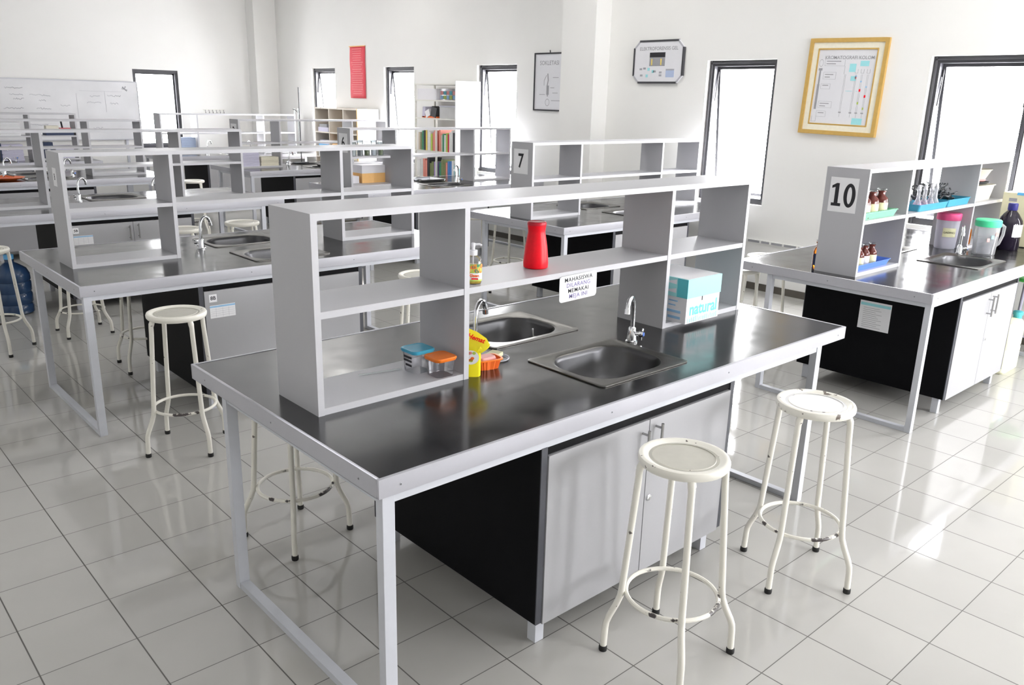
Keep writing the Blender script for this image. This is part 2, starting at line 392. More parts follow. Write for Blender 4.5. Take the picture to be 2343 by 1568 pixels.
def sink(root, hx0, hy0, hx1, hy1):
    cx, cy = (hx0+hx1)/2, (hy0+hy1)/2; W_, D_ = hx1-hx0, hy1-hy0
    m = MB(); ow, od = W_+.08, D_+.08
    L = lambda w_, d_, r_, z: at_z(roundrect(w_, d_, r_, 6, cx, cy), H+z)
    m.loft([L(ow,od,.02,.001), L(ow,od,.02,.005), L(ow-.012,od-.012,.018,.007), L(ow-.03,od-.03,.02,.004), L(W_+.012,D_+.012,.12,.0035),
            L(W_-.004,D_-.004,.125,-.0005)], cap0=False, cap1=False, smooth=True)
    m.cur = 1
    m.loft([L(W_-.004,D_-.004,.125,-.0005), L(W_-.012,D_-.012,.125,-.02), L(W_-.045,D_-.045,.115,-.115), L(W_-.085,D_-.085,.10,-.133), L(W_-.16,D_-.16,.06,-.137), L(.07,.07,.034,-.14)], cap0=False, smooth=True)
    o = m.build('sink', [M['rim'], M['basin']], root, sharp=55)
    MB().lathe([(.030,0),(.030,.002),(.022,.003),(.008,.001)], (cx,cy,H-.1395), 16).build('drain', M['chrome'], o)

def make_bench():
    t = thing('lab_bench', '-', 'lab bench')
    z1, z0 = H, H-.045
    xs = [.006, HOLES[0][0], HOLES[0][2], BL-.006]; m = MB(); W_ = BW-.006
    m.box(xs[0],.006,z0,xs[1],W_,z1); m.box(xs[2],.006,z0,xs[3],W_,z1)
    ys = [.006, HOLES[0][1], HOLES[0][3], HOLES[1][1], HOLES[1][3], W_]
    for i in (0, 2, 4): m.box(xs[1],ys[i],z0,xs[2],ys[i+1],z1)
    m.build('worktop', M['top'], t)
    m = MB(); e = .011; za, zb = H-BE, H+.0015
    m.box(0,0,za,BL,e,zb); m.box(0,BW-e,za,BL,BW,zb); m.box(0,e,za,e,BW-e,zb); m.box(BL-e,e,za,BL,BW-e,zb)
    m.cur = 1
    for x in (.07, .93, 1.62, 2.5): m.tube([(x,.002,H-.029),(x,-.0012,H-.029)], .0042, 8)
    for y in (.10, .62, 1.14): m.tube([(.002,y,H-.029),(-.0012,y,H-.029)], .0042, 8)
    m.build('edge_trim', [M['trim'], M['screw']], t, 0.0012)
    lx, ly = .040, .034; x0, x1, y0, y1 = .014, 2.372, .006, 1.034
    for x in (x0, x1-lx):
        for y in (y0, y1-ly): MB().box(x,y,0,x+lx,y+ly,H-BE-.001).build('leg', M['frame'], t, .002)
    for x in (x0, x1-lx): MB().box(x+.002,y0+ly,0,x+lx-.002,y1-ly,.026).build('foot_rail', M['frame'], t, .002)
    for xa, xb, y in ((x0+lx, x1-lx, y0+.004), (x0+lx, 1.03, y1-ly), (1.52, x1-lx, y1-ly)): MB().box(xa,y,H-BE-.026,xb,y+ly-.006,H-BE-.001).build('top_rail', M['frame'], t)
    for x in (x0, x1-lx): MB().box(x+.004,y0+ly,H-BE-.026,x+lx-.004,y1-ly,H-BE-.001).build('top_rail', M['frame'], t)
    for h_ in HOLES: sink(t, *h_)
    faucet(t, 1.565, .452, math.radians(203), 1)
    faucet(t, .935, .735, math.radians(23), 1)
    return t
M['top'] = mat('black_worktop_laminate', (.012, .012, .013), .22, spec=1., noise=.15, nscale=120)
nt = M['top'].node_tree; b_ = nt.nodes['Principled BSDF']
tc = nt.nodes.new('ShaderNodeTexCoord'); nz = nt.nodes.new('ShaderNodeTexNoise'); nz.inputs['Scale'].default_value = 7; nz.inputs['Detail'].default_value = 8
nt.links.new(tc.outputs['Object'], nz.inputs['Vector'])
n2 = nt.nodes.new('ShaderNodeTexNoise'); n2.inputs['Scale'].default_value = 4.5; n2.inputs['Detail'].default_value = 9; n2.inputs['Roughness'].default_value = .65
nt.links.new(tc.outputs['Object'], n2.inputs['Vector'])
cr = nt.nodes.new('ShaderNodeMapRange'); cr.inputs['From Min'].default_value = .54; cr.inputs['From Max'].default_value = .78; cr.inputs['To Max'].default_value = .38
nt.links.new(n2.outputs['Fac'], cr.inputs['Value']); dm = nt.nodes.new('ShaderNodeMix'); dm.data_type = 'RGBA'; dm.inputs['B'].default_value = (.11, .11, .115, 1)
src = b_.inputs['Base Color'].links[0].from_socket; nt.links.new(src, dm.inputs['A']); nt.links.new(cr.outputs[0], dm.inputs['Factor']); nt.links.new(dm.outputs['Result'], b_.inputs['Base Color'])
rp = nt.nodes.new('ShaderNodeMapRange'); rp.inputs['From Min'].default_value = .3; rp.inputs['From Max'].default_value = .75; rp.inputs['To Min'].default_value = .13; rp.inputs['To Max'].default_value = .26
nt.links.new(nz.outputs['Fac'], rp.inputs['Value']); nt.links.new(rp.outputs[0], b_.inputs['Roughness'])

def make_cabinet():
    t = thing('base_cabinet', '-', 'cabinet')
    wd, dp, zb, zt, th = 1.07, .985, .105, .752, .026
    for x in (0, wd-th):
        m = MB(); m.box(x,.004,zb,x+th,dp-.004,zt); m.cur = 1; m.box(x,0,zb,x+th,.004,zt); m.box(x,dp-.004,zb,x+th,dp,zt)
        m.build('side_panel', [M['black'], M['blackedge']], t)
    m = MB(); m.box(th,.02,zb,wd-th,dp-.02,zb+.018); m.build('bottom_panel', M['black'], t)
    for a_ in (.004,): MB().box(th,a_,zt-.028,wd-th,a_+.018,zt).build('top_rail', M['black'], t)
    hw = (wd-2*th)/2
    for fr in (0, 1):
        for k in (0, 1):
            xa = th+.003+k*hw; xb = xa+hw-.004
            ya, yb = (-.004, .014) if not fr else (dp-.014, dp+.004)
            d = MB().box(xa,ya,zb-.006,xb,yb,zt-(.032 if not fr else .12)).build('door', M['door'], t, .0012)
            yo = -1 if not fr else 1; yf = ya if not fr else yb
            hx = (xb-.035) if k == 0 else (xa+.035)
            z2 = (.705 if k else .695) - .1*fr
            m = MB(); m.tube([(hx,yf+yo*.03,z2-.125),(hx,yf+yo*.03,z2)], .0055, 8)
            for z in (z2-.108, z2-.018): m.tube([(hx,yf,z),(hx,yf+yo*.03,z)], .0045, 8)
            m.build('handle', M['steel'], d)
            if k: 
                m = MB(); m.lathe([(.0125,0),(.0125,.004),(.009,.006),(.004,.0062)], (0,0,0), 14)
                m.v = [(xa+.022+v[0], yf+yo*v[2], .405+v[1]) for v in m.v]; m.build('lock', M['chrome'], d)
    for x in (.035, wd-.075):
        for y in (.035, dp-.075): MB().box(x,y,0,x+.04,y+.04,zb).build('foot', M['frame'], t, .001)
    return t

SX, SY, SW, SD, SH, TH = .1053, .5018, 2.344, .267, .639, .022
def make_shelf():
    t = thing('bench_shelf', '-', 'shelf')
    def panel(name, x0, z0, x1, z1, y0=.0, y1=SD):
        m = MB(); m.box(x0,y0+.0012,z0,x1,y1-.0012,z1); m.cur = 1; m.box(x0,y0,z0,x1,y0+.0012,z1); m.box(x0,y1-.0012,z0,x1,y1,z1)
        return m.build(name, [M['grey'], M['greyedge']], t)
    panel('side_panel', 0, 0, TH, SH-TH); panel('side_panel', SW-TH, 0, SW, SH-TH)
    panel('divider', .586, 0, .608, SH-TH); panel('divider', 1.733, 0, 1.755, SH-TH)
    panel('top_board', 0, SH-TH, SW, SH)
    zm = 1.146-H
    for a, b in ((TH, .586), (.608, 1.733), (1.755, SW-TH)): panel('middle_board', a, zm, b, zm+TH, .002, SD-.002)
    for a, b in ((TH, .586), (1.755, SW-TH)): panel('bottom_board', a, 0, b, TH, .002, SD-.002)
    return t
def number_sign(shelf, n, small=False):
    w_, h_, cy, cz = (.175, .205, .145, .478) if not small else (.07, .10, .13, .50)
    m = MB(); m.box(-.0012, cy-w_/2, cz-h_/2, 0, cy+w_/2, cz+h_/2); s = m.build('number_card', M['white'], shelf); s['label'] = 'white card printed with the number %s' % n
    if n == '10':
        one = [(-.030,-.068),(.030,-.068),(.030,-.050),(.011,-.050),(.011,.068),(-.006,.068),(-.034,.052),(-.034,.036),(-.013,.044),(-.013,-.050),(-.030,-.050)]
        m = MB(); o_ = Vector((-.0012, cy+.040, cz)); pts = [o_+Vector(MX)*p[0]+Vector(UP)*p[1]+Vector((-.0008,0,0)) for p in one]; m.add(pts, [[0,1,2,3,9,10],[3,4,5,6,8,9],[6,7,8]]); m.build('number', M['ink'], s)
        m = MB(); o_ = Vector((-.0012, cy-.040, cz)); q = []
        for k in range(36):
            a = 2*PI*k/36
            q += [o_+Vector(MX)*.037*math.cos(a)+Vector(UP)*.071*math.sin(a)+Vector((-.0008,0,0)), o_+Vector(MX)*.0145*math.cos(a)+Vector(UP)*.050*math.sin(a)+Vector((-.0008,0,0))]
        m.add(q, [[2*k,(2*k+2) % 72,(2*k+3) % 72,2*k+1] for k in range(36)]); m.build('number', M['ink'], s)
    else: text('number', n, (.165 if not small else .05), (-.0012, cy, cz), MX, UP, M['ink'], s, bold=(.003 if not small else .001), sx=.85)

B0 = make_bench(); K0 = make_cabinet(); S0 = make_shelf()
BENCH = {9: (0, 0), 10: (3.635, .03), 8: (.045, 2.835), 7: (3.65, 2.905), 5: (.11, 5.75), 6: (3.66, 5.80), 4: (.07, 8.45), 3: (3.67, 8.62), 1: (.05, 11.1), 2: (3.68, 11.5)}
BLAB = {9: 'nearest lab bench, black top with two steel sinks, filling the foreground', 10: 'lab bench at right whose shelf carries the number 10',
        8: 'lab bench directly behind the nearest one, on the left, with stools around its near end', 7: 'lab bench in front of the window pillar whose shelf carries the number 7',
        5: 'third lab bench from the front in the left column', 6: 'lab bench in front of the white book rack, its shelf numbered 6',
        4: 'fourth lab bench from the front in the left column, an orange dish on it', 3: 'lab bench behind the one numbered 6, tall burette stand at its back edge',
        1: 'farthest lab bench on the left, in front of the whiteboard', 2: 'farthest lab bench on the right, near the corner pillar'}
KLAB = {9: 'black-sided cabinet with two plain grey doors under the nearest bench', 10: 'black-sided cabinet with a notice sheet on its side, under the bench numbered 10',
        8: 'black-sided cabinet with a card 8B on its door, under the second bench on the left', 7: 'black-sided cabinet under the bench numbered 7',
        5: 'black-sided cabinet with a card 5B on its door, under the third bench on the left', 6: 'black-sided cabinet under the bench numbered 6',
        4: 'black-sided cabinet under the fourth bench from the front on the left', 3: 'black-sided cabinet with a drawer card under the bench behind number 6',
        1: 'black-sided cabinet under the farthest bench on the left', 2: 'black-sided cabinet under the farthest bench on the right'}
SLAB = {9: 'grey two-tier shelf on the nearest bench, holding a red shaker bottle and an aqua carton', 10: 'grey two-tier shelf with a card numbered 10, holding trays of bottles',
        8: 'grey empty shelf with a tiny number card, on the second bench on the left', 7: 'grey empty shelf with a card numbered 7, before the window pillar',
        5: 'grey shelf on the third bench from the front on the left', 6: 'grey shelf with a card numbered 6',
        4: 'grey shelf on the fourth bench from the front on the left', 3: 'grey shelf with a faint number card, holding a lavender paper stack',
        1: 'grey shelf on the farthest left bench, paper stacks in it, before the whiteboard', 2: 'grey shelf on the farthest right bench, a blue paper stack in it'}
SHELF = {}; CAB = {}; SOFF = {5: (-.09, -.10), 4: (-.07, -.10), 1: (-.06, -.10)}
for n, (bx, by) in BENCH.items():
    if n == 9: b, k, s = B0, K0, S0
    else: b, k, s = copy_tree(B0), copy_tree(K0), copy_tree(S0)
    b.location = (bx, by, 0); k.location = (bx+(.455 if n == 10 else .612), by+.008, 0); k.scale.x = .93 if n == 10 else 1
    ox, oy = SOFF.get(n, (0, 0)); s.location = (bx+SX+ox, by+SY+oy, H)
    b['label'], k['label'], s['label'] = BLAB[n], KLAB[n], SLAB[n]
    b['group'], k['group'], s['group'] = 'lab benches', 'cabinets under the lab benches', 'shelves on the lab benches'
    SHELF[n], CAB[n] = s, k
number_sign(SHELF[10], '10'); number_sign(SHELF[7], '7'); number_sign(SHELF[6], '6'); number_sign(SHELF[3], '3'); number_sign(SHELF[8], '8', True)
def card_on_door(n, body):
    k = CAB[n]
    c = MB().box(.055,-.0052,.655,.10,-.004,.700).build('card', M['white'], k); text('lettering', body, .030, (.0775,-.0052,.6775), PX, UP, M['ink'], c, bold=.0006)
    m = MB(); m.box(.055,-.0052,.56,.205,-.004,.635); m.cur = 1; m.box(.055,-.0056,.622,.205,-.0052,.632); m.cur = 2
    for i in range(4): m.box(.06,-.0055,.61-.012*i,.20,-.0052,.6108-.012*i)
    for x in (.09, .13, .165): m.box(x,-.0055,.563,x+.0008,-.0052,.618)
    m.build('schedule_sheet', [M['white'], M['blueink'], M['faintink']], k)
card_on_door(8, '8B'); card_on_door(5, '5B')
# notice on the black side of cabinet 10
k = CAB[10]; m = MB(); ya, yb, za, zb = .392, .595, .442, .626
m.box(-.0012,ya,za,0,yb,zb); m.cur = 1; m.box(-.0016,ya+.004,zb-.03,-.0012,yb-.004,zb-.012); m.cur = 2
for i in range(11): m.box(-.0016, ya+.05+.07*random.random(), zb-.045-.0125*i, -.0012, yb-.025, zb-.043-.0125*i)
m.build('notice_sheet', [M['white'], M['cyanink'], M['greyink']], k)

# ------------------------------------------------------------------ stools
def make_stool(seat_mat=None, inner=None, leg=None):
    t = thing('lab_stool', '-', 'stool')
    zt = .735
    m = MB(); m.lathe([(.10,zt-.006),(.118,zt-.03),(.140,zt-.030),(.1455,zt-.022),(.1465,zt-.010),(.143,zt-.002),(.135,zt+.0005),(.126,zt-.002),(.117,zt-.007),(.112,zt-.008)], seg=40, caps=False); seat = m.build('seat', seat_mat or M['stool'], t)
    MB().lathe([(.113,zt-.0085),(.06,zt-.0075),(.0,zt-.007)], seg=40, caps=False).build('seat_centre', inner or M['seatin'], seat)
    lp = [(.128,zt-.028),(.136,zt-.045),(.139,zt-.06),(.1405,zt-.10),(.168,.245),(.172,.215),(.185,.18),(.206,.135),(.214,.112),(.2165,.09),(.219,.012)]
    for k in range(4):
        a = k*PI/2; c, s = math.cos(a), math.sin(a)
        l = MB().tube([(c*r_,s*r_,z) for r_, z in lp], [.0125,.0135]+[.0115]*9, 10).build('leg', leg or M['stool'], t)
        MB().lathe([(.0135,0),(.0145,.004),(.0145,.016),(.0125,.02)], (c*.2193,s*.2193,0), 12).build('rubber_foot', M['rubber'], l)
    MB().tube([(math.cos(2*PI*k/40)*.153, math.sin(2*PI*k/40)*.153, .228) for k in range(40)], .0078, 8, closed=True).build('footrest_ring', leg or M['stoolring'], t)
    return t
ST = make_stool(); ST['label'] = 'cream metal stool at the front right, before the cabinet doors of the nearest bench'; ST['group'] = 'stools around the lab benches'
ST.location = (.965, -.28, 0); ST.rotation_euler = (0, 0, math.radians(48))
SW_ = make_stool(seat_mat=chipped('chipped_cream_rim', (.80, .78, .71), (.16, .13, .11), .60, 30), inner=M['seatwhite']); SW_['label'] = 'cream metal stool with white seat centre, right of the front one'; SW_['group'] = 'stools around the lab benches'
SW_.location = (1.772, -.295, 0); SW_.rotation_euler = (0, 0, math.radians(5))
for lab, x, y, a in [
    ('stool standing behind the left end of the nearest bench, seen under its apron', .385, 1.245, 59),
    ('whole cream stool before the 8B door, at the left', .385, 2.45, 8),
    ('stool half hidden behind the whole cream one, against the black cabinet side', .70, 3.95, 40),
    ('stool cut by the left edge of the picture, in front of the blue water jug', .0, 4.9, 5),
    ('stool whose legs show under the left end of the second left bench', .605, 5.07, 45),
    ('small far stool seen through the shelves, before a dark cabinet of the right column', 3.0, 8.85, 20),
    ('stool with its seat showing just above the sinks of the second left bench', 1.99, 5.2, 30),
    ('stool left of the one above the second left sinks, partly behind the faucet', 1.44, 5.1, 10),
    ('stool seen through the left bay of the nearest shelf', 1.95, 2.50, 20),
    ('stool with a white seat at the left end of the bench numbered 10', 3.88, 1.43, 15),
    ('stool behind the bench numbered 10, nearest its black cabinet', 4.45, 1.55, 50),
    ('left of the two stools behind the bench numbered 7', 3.98, 4.45, 12),
    ('right of the two stools behind the bench numbered 7', 4.50, 4.50, 48)]:
    o = dup(ST, lab, (x, y, 0), math.radians(a))
    if 'legs show' in lab: o.scale = (1, 1, .8)
gs = make_stool(M['green'], M['green'], M['purplesteel']); gs.name = 'green_stool'; gs['label'] = 'green-seated stool at the right edge beside the cabinet of bench 10'; gs.location = (5.93, .19, 0); gs.scale = (1, 1, .85)

# ------------------------------------------------------------------ things on the nearest bench
ZB, ZM = H+TH, 1.146+TH
def food_box(label, x, y, s, h, lidm, body):
    t = thing('food_container', label, 'container', (x, y, ZB), .0, 'plastic tubs on the nearest shelf')
    L = lambda q, r_, z: at_z(roundrect(q, q, r_, 5), z)
    m = MB(); m.loft([L(s*.80,.014,0), L(s*.82,.015,.004), L(s*.93,.018,h)], cap1=False, smooth=True); b = m.build('tub', M['clear'], t)
    m = MB(); m.loft([L(s,.02,h-.006), L(s+.006,.022,h), L(s+.006,.022,h+.004), L(s,.02,h+.007), L(s-.012,.016,h+.005), L(s-.016,.014,h+.005)], smooth=True); m.build('lid', lidm, t)
    return t, b
t, b = food_box('square clear tub with a blue lid and black lettering', .587, .640, .094, .080, M['bluelid'], None)
m = MB(); 
for i, (a, b2) in enumerate(((.055,.024),(.042,.024),(.026,.012))): m.box(-.0445,-.024,.0+a,-.0435,b2,.008+a)
m.build('lettering', M['ink'], t)
food_box('square clear tub with an orange lid', .622, .5505, .090, .066, M['orangelid'], None)
tag(MB().tube([(.385,.715,ZB+.0032),(.545,.683,ZB+.0032)], .003, 8).build('glass_rod', M['glass']), 'thin glass rod lying on the bottom board of the nearest shelf', 'rod')
# red shaker bottle
t = thing('shaker_bottle', 'bright red waisted plastic bottle on the middle board of the nearest shelf', 'bottle', (1.165, .64, ZM))
MB().lathe([(.044,0),(.049,.004),(.050,.02),(.049,.035),(.044,.085),(.038,.12),(.034,.142),(.0345,.150),(.037,.170)], seg=32).build('body', M['red'], t)
MB().lathe([(.037,.170),(.0385,.173),(.0375,.181),(.034,.184),(.030,.182),(.0,.182)], seg=32).build('lid', M['redlid'], t)
# pump soap
t = thing('soap_dispenser', 'yellow liquid hand soap pump bottle with fruit label on the nearest shelf', 'soap bottle', (.772, .555, ZM), math.radians(-38))
m = MB(); m.lathe([(.028,0),(.031,.006),(.0315,.05),(.031,.082),(.027,.094),(.016,.104),(.013,.106)], seg=28, sy=.66); m.build('bottle', M['clear'], t)
MB().lathe([(.027,.003),(.029,.007),(.0295,.05),(.0292,.066)], seg=28, sy=.66).build('soap', M['soap'], t)
m = MB(); m.lathe([(.015,.104),(.0155,.122),(.006,.124),(.006,.134),(.0075,.135),(.0075,.147),(.004,.149)], seg=18); m.tube([(0,0,.142),(.022,0,.143),(.03,0,.138)], .0042, 8); m.tube([(0,0,.104),(0,0,.02)], .0022, 6); m.build('pump', M['white'], t)
def arc_label(name, r, sy, a0, a1, z0, z1, m_, parent, seg=14):
    vs = []; 
    for k in range(seg+1):
        a = math.radians(a0+(a1-a0)*k/seg); vs += [(r*math.cos(a), r*sy*math.sin(a), z0), (r*math.cos(a), r*sy*math.sin(a), z1)]
    return MB().add(vs, [[2*k,2*k+2,2*k+3,2*k+1] for k in range(seg)], True).build(name, m_, parent)
lb = arc_label('label', .0322, .67, 190, 350, .012, .074, M['lime'] if 'lime' in M else BOOK[4], t)
m = MB(); rr = random.Random(3); ci = 0
for i in range(26):
    a = math.radians(rr.uniform(195, 345)); z = rr.uniform(.042, .071); q = rr.uniform(.004, .0075); m.cur = i % 4
    cx, cy = .0326*math.cos(a), .0326*.67*math.sin(a); tx = Vector((-math.sin(a), .67*math.cos(a), 0)).normalized()
    m.add([Vector((cx,cy,z))+tx*q*math.cos(2*PI*k/8)+Vector((0,0,q*math.sin(2*PI*k/8))) for k in range(8)], [list(range(8))])
m.build('fruit_print', [BOOK[13], M['orange'], BOOK[3], BOOK[10]], t)
wl = arc_label('brand_panel', .0325, .675, 235, 350, .018, .042, M['white'], t)
text('lettering', 'Kleen', .016, (.003,-.0224,.033), PX, UP, M['orange'], wl, bold=.0006, lift=.0004)
MB().box(-.006,-.0226,.019,.018,-.0222,.024).build('red_strip', M['red'], wl)
# yellow refill pouch
t = thing('soap_pouch', 'yellow dish soap refill pouch with a spout, standing beside the first divider', 'pouch', (.747, .525, H), math.radians(-40))
poly = [(-.045,0),(.032,0),(.033,.10),(.034,.118),(.062,.108),(.066,.118),(.052,.142),(.02,.165),(-.02,.182),(-.045,.188)]
def bulge(p, d): 
    cx, cz = -.006, .085; return [(p_[0]*(.995 if d else 1)+cx*(.0), p_[1]) for p_ in p]
m = MB(); c0 = (-.004,.07)
loops = []
for d, sc in ((-.020,.55),(-.016,.82),(0,1.),(.016,.82),(.020,.55)):
    loops.append([(c0[0]+(p_[0]-c0[0])*sc, d*(1 if p_[1] < .12 else .3), max(0, c0[1]+(p_[1]-c0[1])*sc) if p_[1] > 0 else 0.) for p_ in poly])
m.loft(loops, smooth=True); m.build('bag', M['yellow'], t)
m = MB(); m.add([(-.004+.030*math.cos(a), -.0213, .075+.027*math.sin(a)) for a in [2*PI*k/20 for k in range(20)]], [list(range(20))]); dsh = m.build('dish_print', M['white'], t)
m = MB()
for i in range(9): 
    m.cur = i % 3; cx, cz = rr.uniform(-.024,.012), rr.uniform(.062,.092); m.add([(cx+.007*math.cos(2*PI*k/7), -.0217, cz+.006*math.sin(2*PI*k/7)) for k in range(7)], [list(range(7))])
m.build('food_print', [M['orange'], BOOK[4], BOOK[5]], t)
text('lettering', 'Hemat', .024, (.014,-.0125,.146), (math.cos(-.35),0,math.sin(-.35)), (-math.sin(-.35),0,math.cos(-.35)), M['red'], t, bold=.0008, lift=.003, slant=.2)
MB().box(-.012,-.0172,.026,.02,-.0168,.034).build('small_print', M['orange'], t)
# orange basket with brush, sponge; glass lid
t = thing('soap_basket', 'small ribbed orange basket beside the yellow pouch', 'basket', (.848, .560, H), math.radians(-12))
m = MB(); out, inn = [], []
for k in range(48):
    a = 2*PI*k/48; q = 1.0+.045*(1 if k % 2 else -1); out.append((.052*q*math.copysign(abs(math.cos(a))**.6, math.cos(a)), .036*q*math.copysign(abs(math.sin(a))**.6, math.sin(a))))
m.loft([[(p[0]*.8,p[1]*.8,0) for p in out], [(p[0],p[1],.038) for p in out]], cap1=False)
m.loft([[(p[0]*.76,p[1]*.76,.003) for p in out], [(p[0]*.95,p[1]*.95,.038) for p in out]], cap1=False); m.build('bowl', M['orange'], t)
m = MB(); o2 = [(p[0]*1.1,p[1]*1.12) for p in roundrect(.104,.072,.02)]
m.loft([[(p[0],p[1],.036) for p in o2],[(p[0],p[1],.041) for p in o2],[(p[0]*.86,p[1]*.86,.041) for p in o2],[(p[0]*.86,p[1]*.86,.036) for p in o2]], cap0=False, cap1=False); m.build('rim', M['orangelid'], t)
tag(MB().loft([at_z(roundrect(.075,.045,.012,4,.845,.562),H+.012), at_z(roundrect(.078,.048,.014,4,.845,.562),H+.036), at_z(roundrect(.07,.04,.012,4,.845,.562),H+.046)]).build('scouring_pad', M['pink']), 'pink pad sitting inside the small orange basket', 'scouring pad')
o = tag(MB().obox((0,0,0),.075,.05,.016,Matrix.Identity(3)).build('sponge', M['sponge'], None, .003), 'cream sponge lying on the clear lid beside the orange basket', 'sponge'); o.location = (.935,.625,H+.0165); o.rotation_euler = (0,math.radians(-4),.3)
t = thing('clear_lid', 'round clear lid lying by the near sink corner, under the sponge', 'lid', (.945, .625, H))
m = MB(); m.lathe([(.0,.0),(.05,.0),(.056,.003),(.058,.008),(.056,.0085),(.05,.0055),(.0,.004)], seg=36); m.build('disc', M['clear'], t)
MB().tube([(.0565*math.cos(2*PI*k/36), .0565*math.sin(2*PI*k/36), .0065) for k in range(36)], .0022, 6, closed=True).build('rim', M['milky'], t)
# little ladle in the far sink
t = thing('tea_strainer', 'small shiny strainer with a white handle lying in the far sink of the nearest bench', 'strainer', (1.432, .905, H-.090), math.radians(35))
MB().lathe([(.012,.0),(.024,.006),(.03,.018),(.031,.026),(.029,.026),(.022,.009),(.0,.003)], seg=24).build('bowl', M['chrome'], t)
MB().tube([(-.028,.0,.024),(-.05,.0,.062),(-.06,.0,.085)], [.003,.0035,.004], 8).build('handle', M['white'], t)
# aqua carton
t = thing('carton', 'white glove carton with an aqua lid printed natural, in the right bay', 'box', (1.917, .437, ZB))
W_, D_, z1 = .252, .27, .205
MB().box(0,0,0,W_,D_,.19).build('box', M['carton'], t, .0015)
m = MB(); m.box(-.003,-.003,.118,W_+.003,D_+.003,z1); l = m.build('lid', M['cyanbox'], t, .0015)
m = MB(); m.box(-.0038,-.003,.119,-.003,.055,z1-.001); m.build('teal_corner', M['cyandark'], l)
m = MB()
for zz in (.135,.175): m.add([(-.0036,.06,zz),(-.0036,.06,zz+.022),(-.0036,.12,zz+.008),(-.0036,.12,zz+.004)], [[0,1,2,3]]); 
m.box(-.0036,.12,.12,-.0031,.2,z1-.002); m.build('leaf_print', M['carton'], l)
MB().box(.002,.002,z1,W_-.002,D_-.002,z1+.0006).build('top_face', M['carton'], l)
text('lettering', 'natural', .078, (W_/2+.004,0,.062), PX, UP, M['natink'], t, bold=.0022, lift=.0007, sx=.98)
m = MB()
for i in range(16): m.box(.015+.0145*i,-.0008,.004,.015+.0145*i+.004+.005*random.random(),0,.02+.012*random.random())
m.build('grass_print', M['cyanbox'], t)
m = MB()
for z, a, b in ((.095,.05,.10),(.075,.06,.10),(.05,.03,.12),(.044,.03,.12),(.022,.03,.10),(.016,.03,.10)): m.box(-.0008,a,z,0,b,z+.006)
m.build('side_print', M['blueink'], t)
MB().box(.112,-.0012,.098,.118,-.0002,.118).build('slot', M['ink'], t)
# sign taped below the middle board
t = thing('notice_sign', 'white rounded card with a four-line ban taped to the middle board edge', 'sign', (1.268, SY-.0025, 1.103), 0)
t.rotation_euler = (0, math.radians(-1.5), 0)
rp_ = roundrect(.212, .104, .014)
m = MB(); m.plate([(p[0],p[1]) for p in rp_], (0,0,0), PX, UP, .0012); m.build('card', M['white'], t)
for i, (s_, c_) in enumerate((('MAHASISWA','ink'),('DILARANG','violetink'),('MEMAKAI','ink'),('MEJA INI','violetink'))):
    text('lettering', s_, .0235, (.0,-.0012,.034-.0225*i), PX, UP, M[c_], t, bold=.0003, sx=1.12, spacing=1.08)

# ------------------------------------------------------------------ things on bench 10
def jar(label, x, y, z, r, h, glass, cat='bottle', group=None, lab=True, cap=None, labm=None):
    t = thing('reagent_bottle', label, cat, (x, y, z), 0, group)
    MB().lathe([(r*.93,0),(r,.004),(r,h*.58),(r*.93,h*.66),(r*.55,h*.76),(r*.5,h*.80),(r*.5,h*.88),(r*.62,h*.89),(r*.62,h*.93),(r*.45,h*.93)], seg=22).build('body', glass, t)
    if cap is not None: MB().lathe([(r*.5,h*.86),(r*.58,h*.87),(r*.58,h*.99),(r*.5,h)], seg=20).build('cap', cap, t)
    else: MB().lathe([(r*.36,h*.90),(r*.40,h*.95),(r*.66,h*.97),(r*.66,h),(r*.3,h)], seg=18).build('stopper', M['glass'], t)
    if lab: arc_label('label', r*1.015, 1, 150, 330, h*.06, h*.50, labm or M['label'], t)
    return t
def basket(label, x0, y0, x1, y1, z, h, m_, name='basket', flare=.018, comb=False, group=None):
    t = thing(name, label, 'tray' if name == 'tray' else 'basket', ((x0+x1)/2, (y0+y1)/2, z), 0, group); w_, d_ = x1-x0, y1-y0
    L = lambda s_, zz, r_=.012: at_z(roundrect(w_-2*flare+2*s_, d_-2*flare+2*s_, r_, 3), zz)
    m = MB(); m.loft([L(0,0), L(flare*.8,h), L(flare,h), L(flare,h-.003), L(flare*.7,h-.003), L(-.003,.003)], cap0=True, cap1=True); m.build('tub', m_, t)
    if comb:
        m = MB()
        for i in range(24): m.box(-w_/2+.02+i*(w_-.04)/24,-d_/2-.002,h,-w_/2+.02+i*(w_-.04)/24+.007,-d_/2+.004,h+.005)
        m.build('comb_rim', m_, t)
    return t
X10, Y10 = BENCH[10]
sx0 = X10+SX; sy0 = Y10+SY
basket('mint green plastic basket of brown jars in the upper left bay of shelf 10', sx0+.04, sy0+.012, sx0+.50, sy0+.225, ZM, .042, M['greenbasket'], comb=True)
for lab, dx, dy in (('tall brown jar with cream label, at the right end of the mint basket', .37, .07), ('brown jar in the middle of the mint basket', .235, .065), ('brown jar in the mint basket, nearest the number card', .12, .06),
                    ('brown jar at the back of the mint basket', .30, .17)):
    jar(lab, sx0+dx, sy0+.01+dy, ZM+.003, .044, .165, M['brownglass'], group='brown jars in the mint basket')
basket('blue plastic basket of small jars in the lower left bay of shelf 10', sx0+.04, sy0+.012, sx0+.50, sy0+.225, ZB, .040, M['bluebasket'])
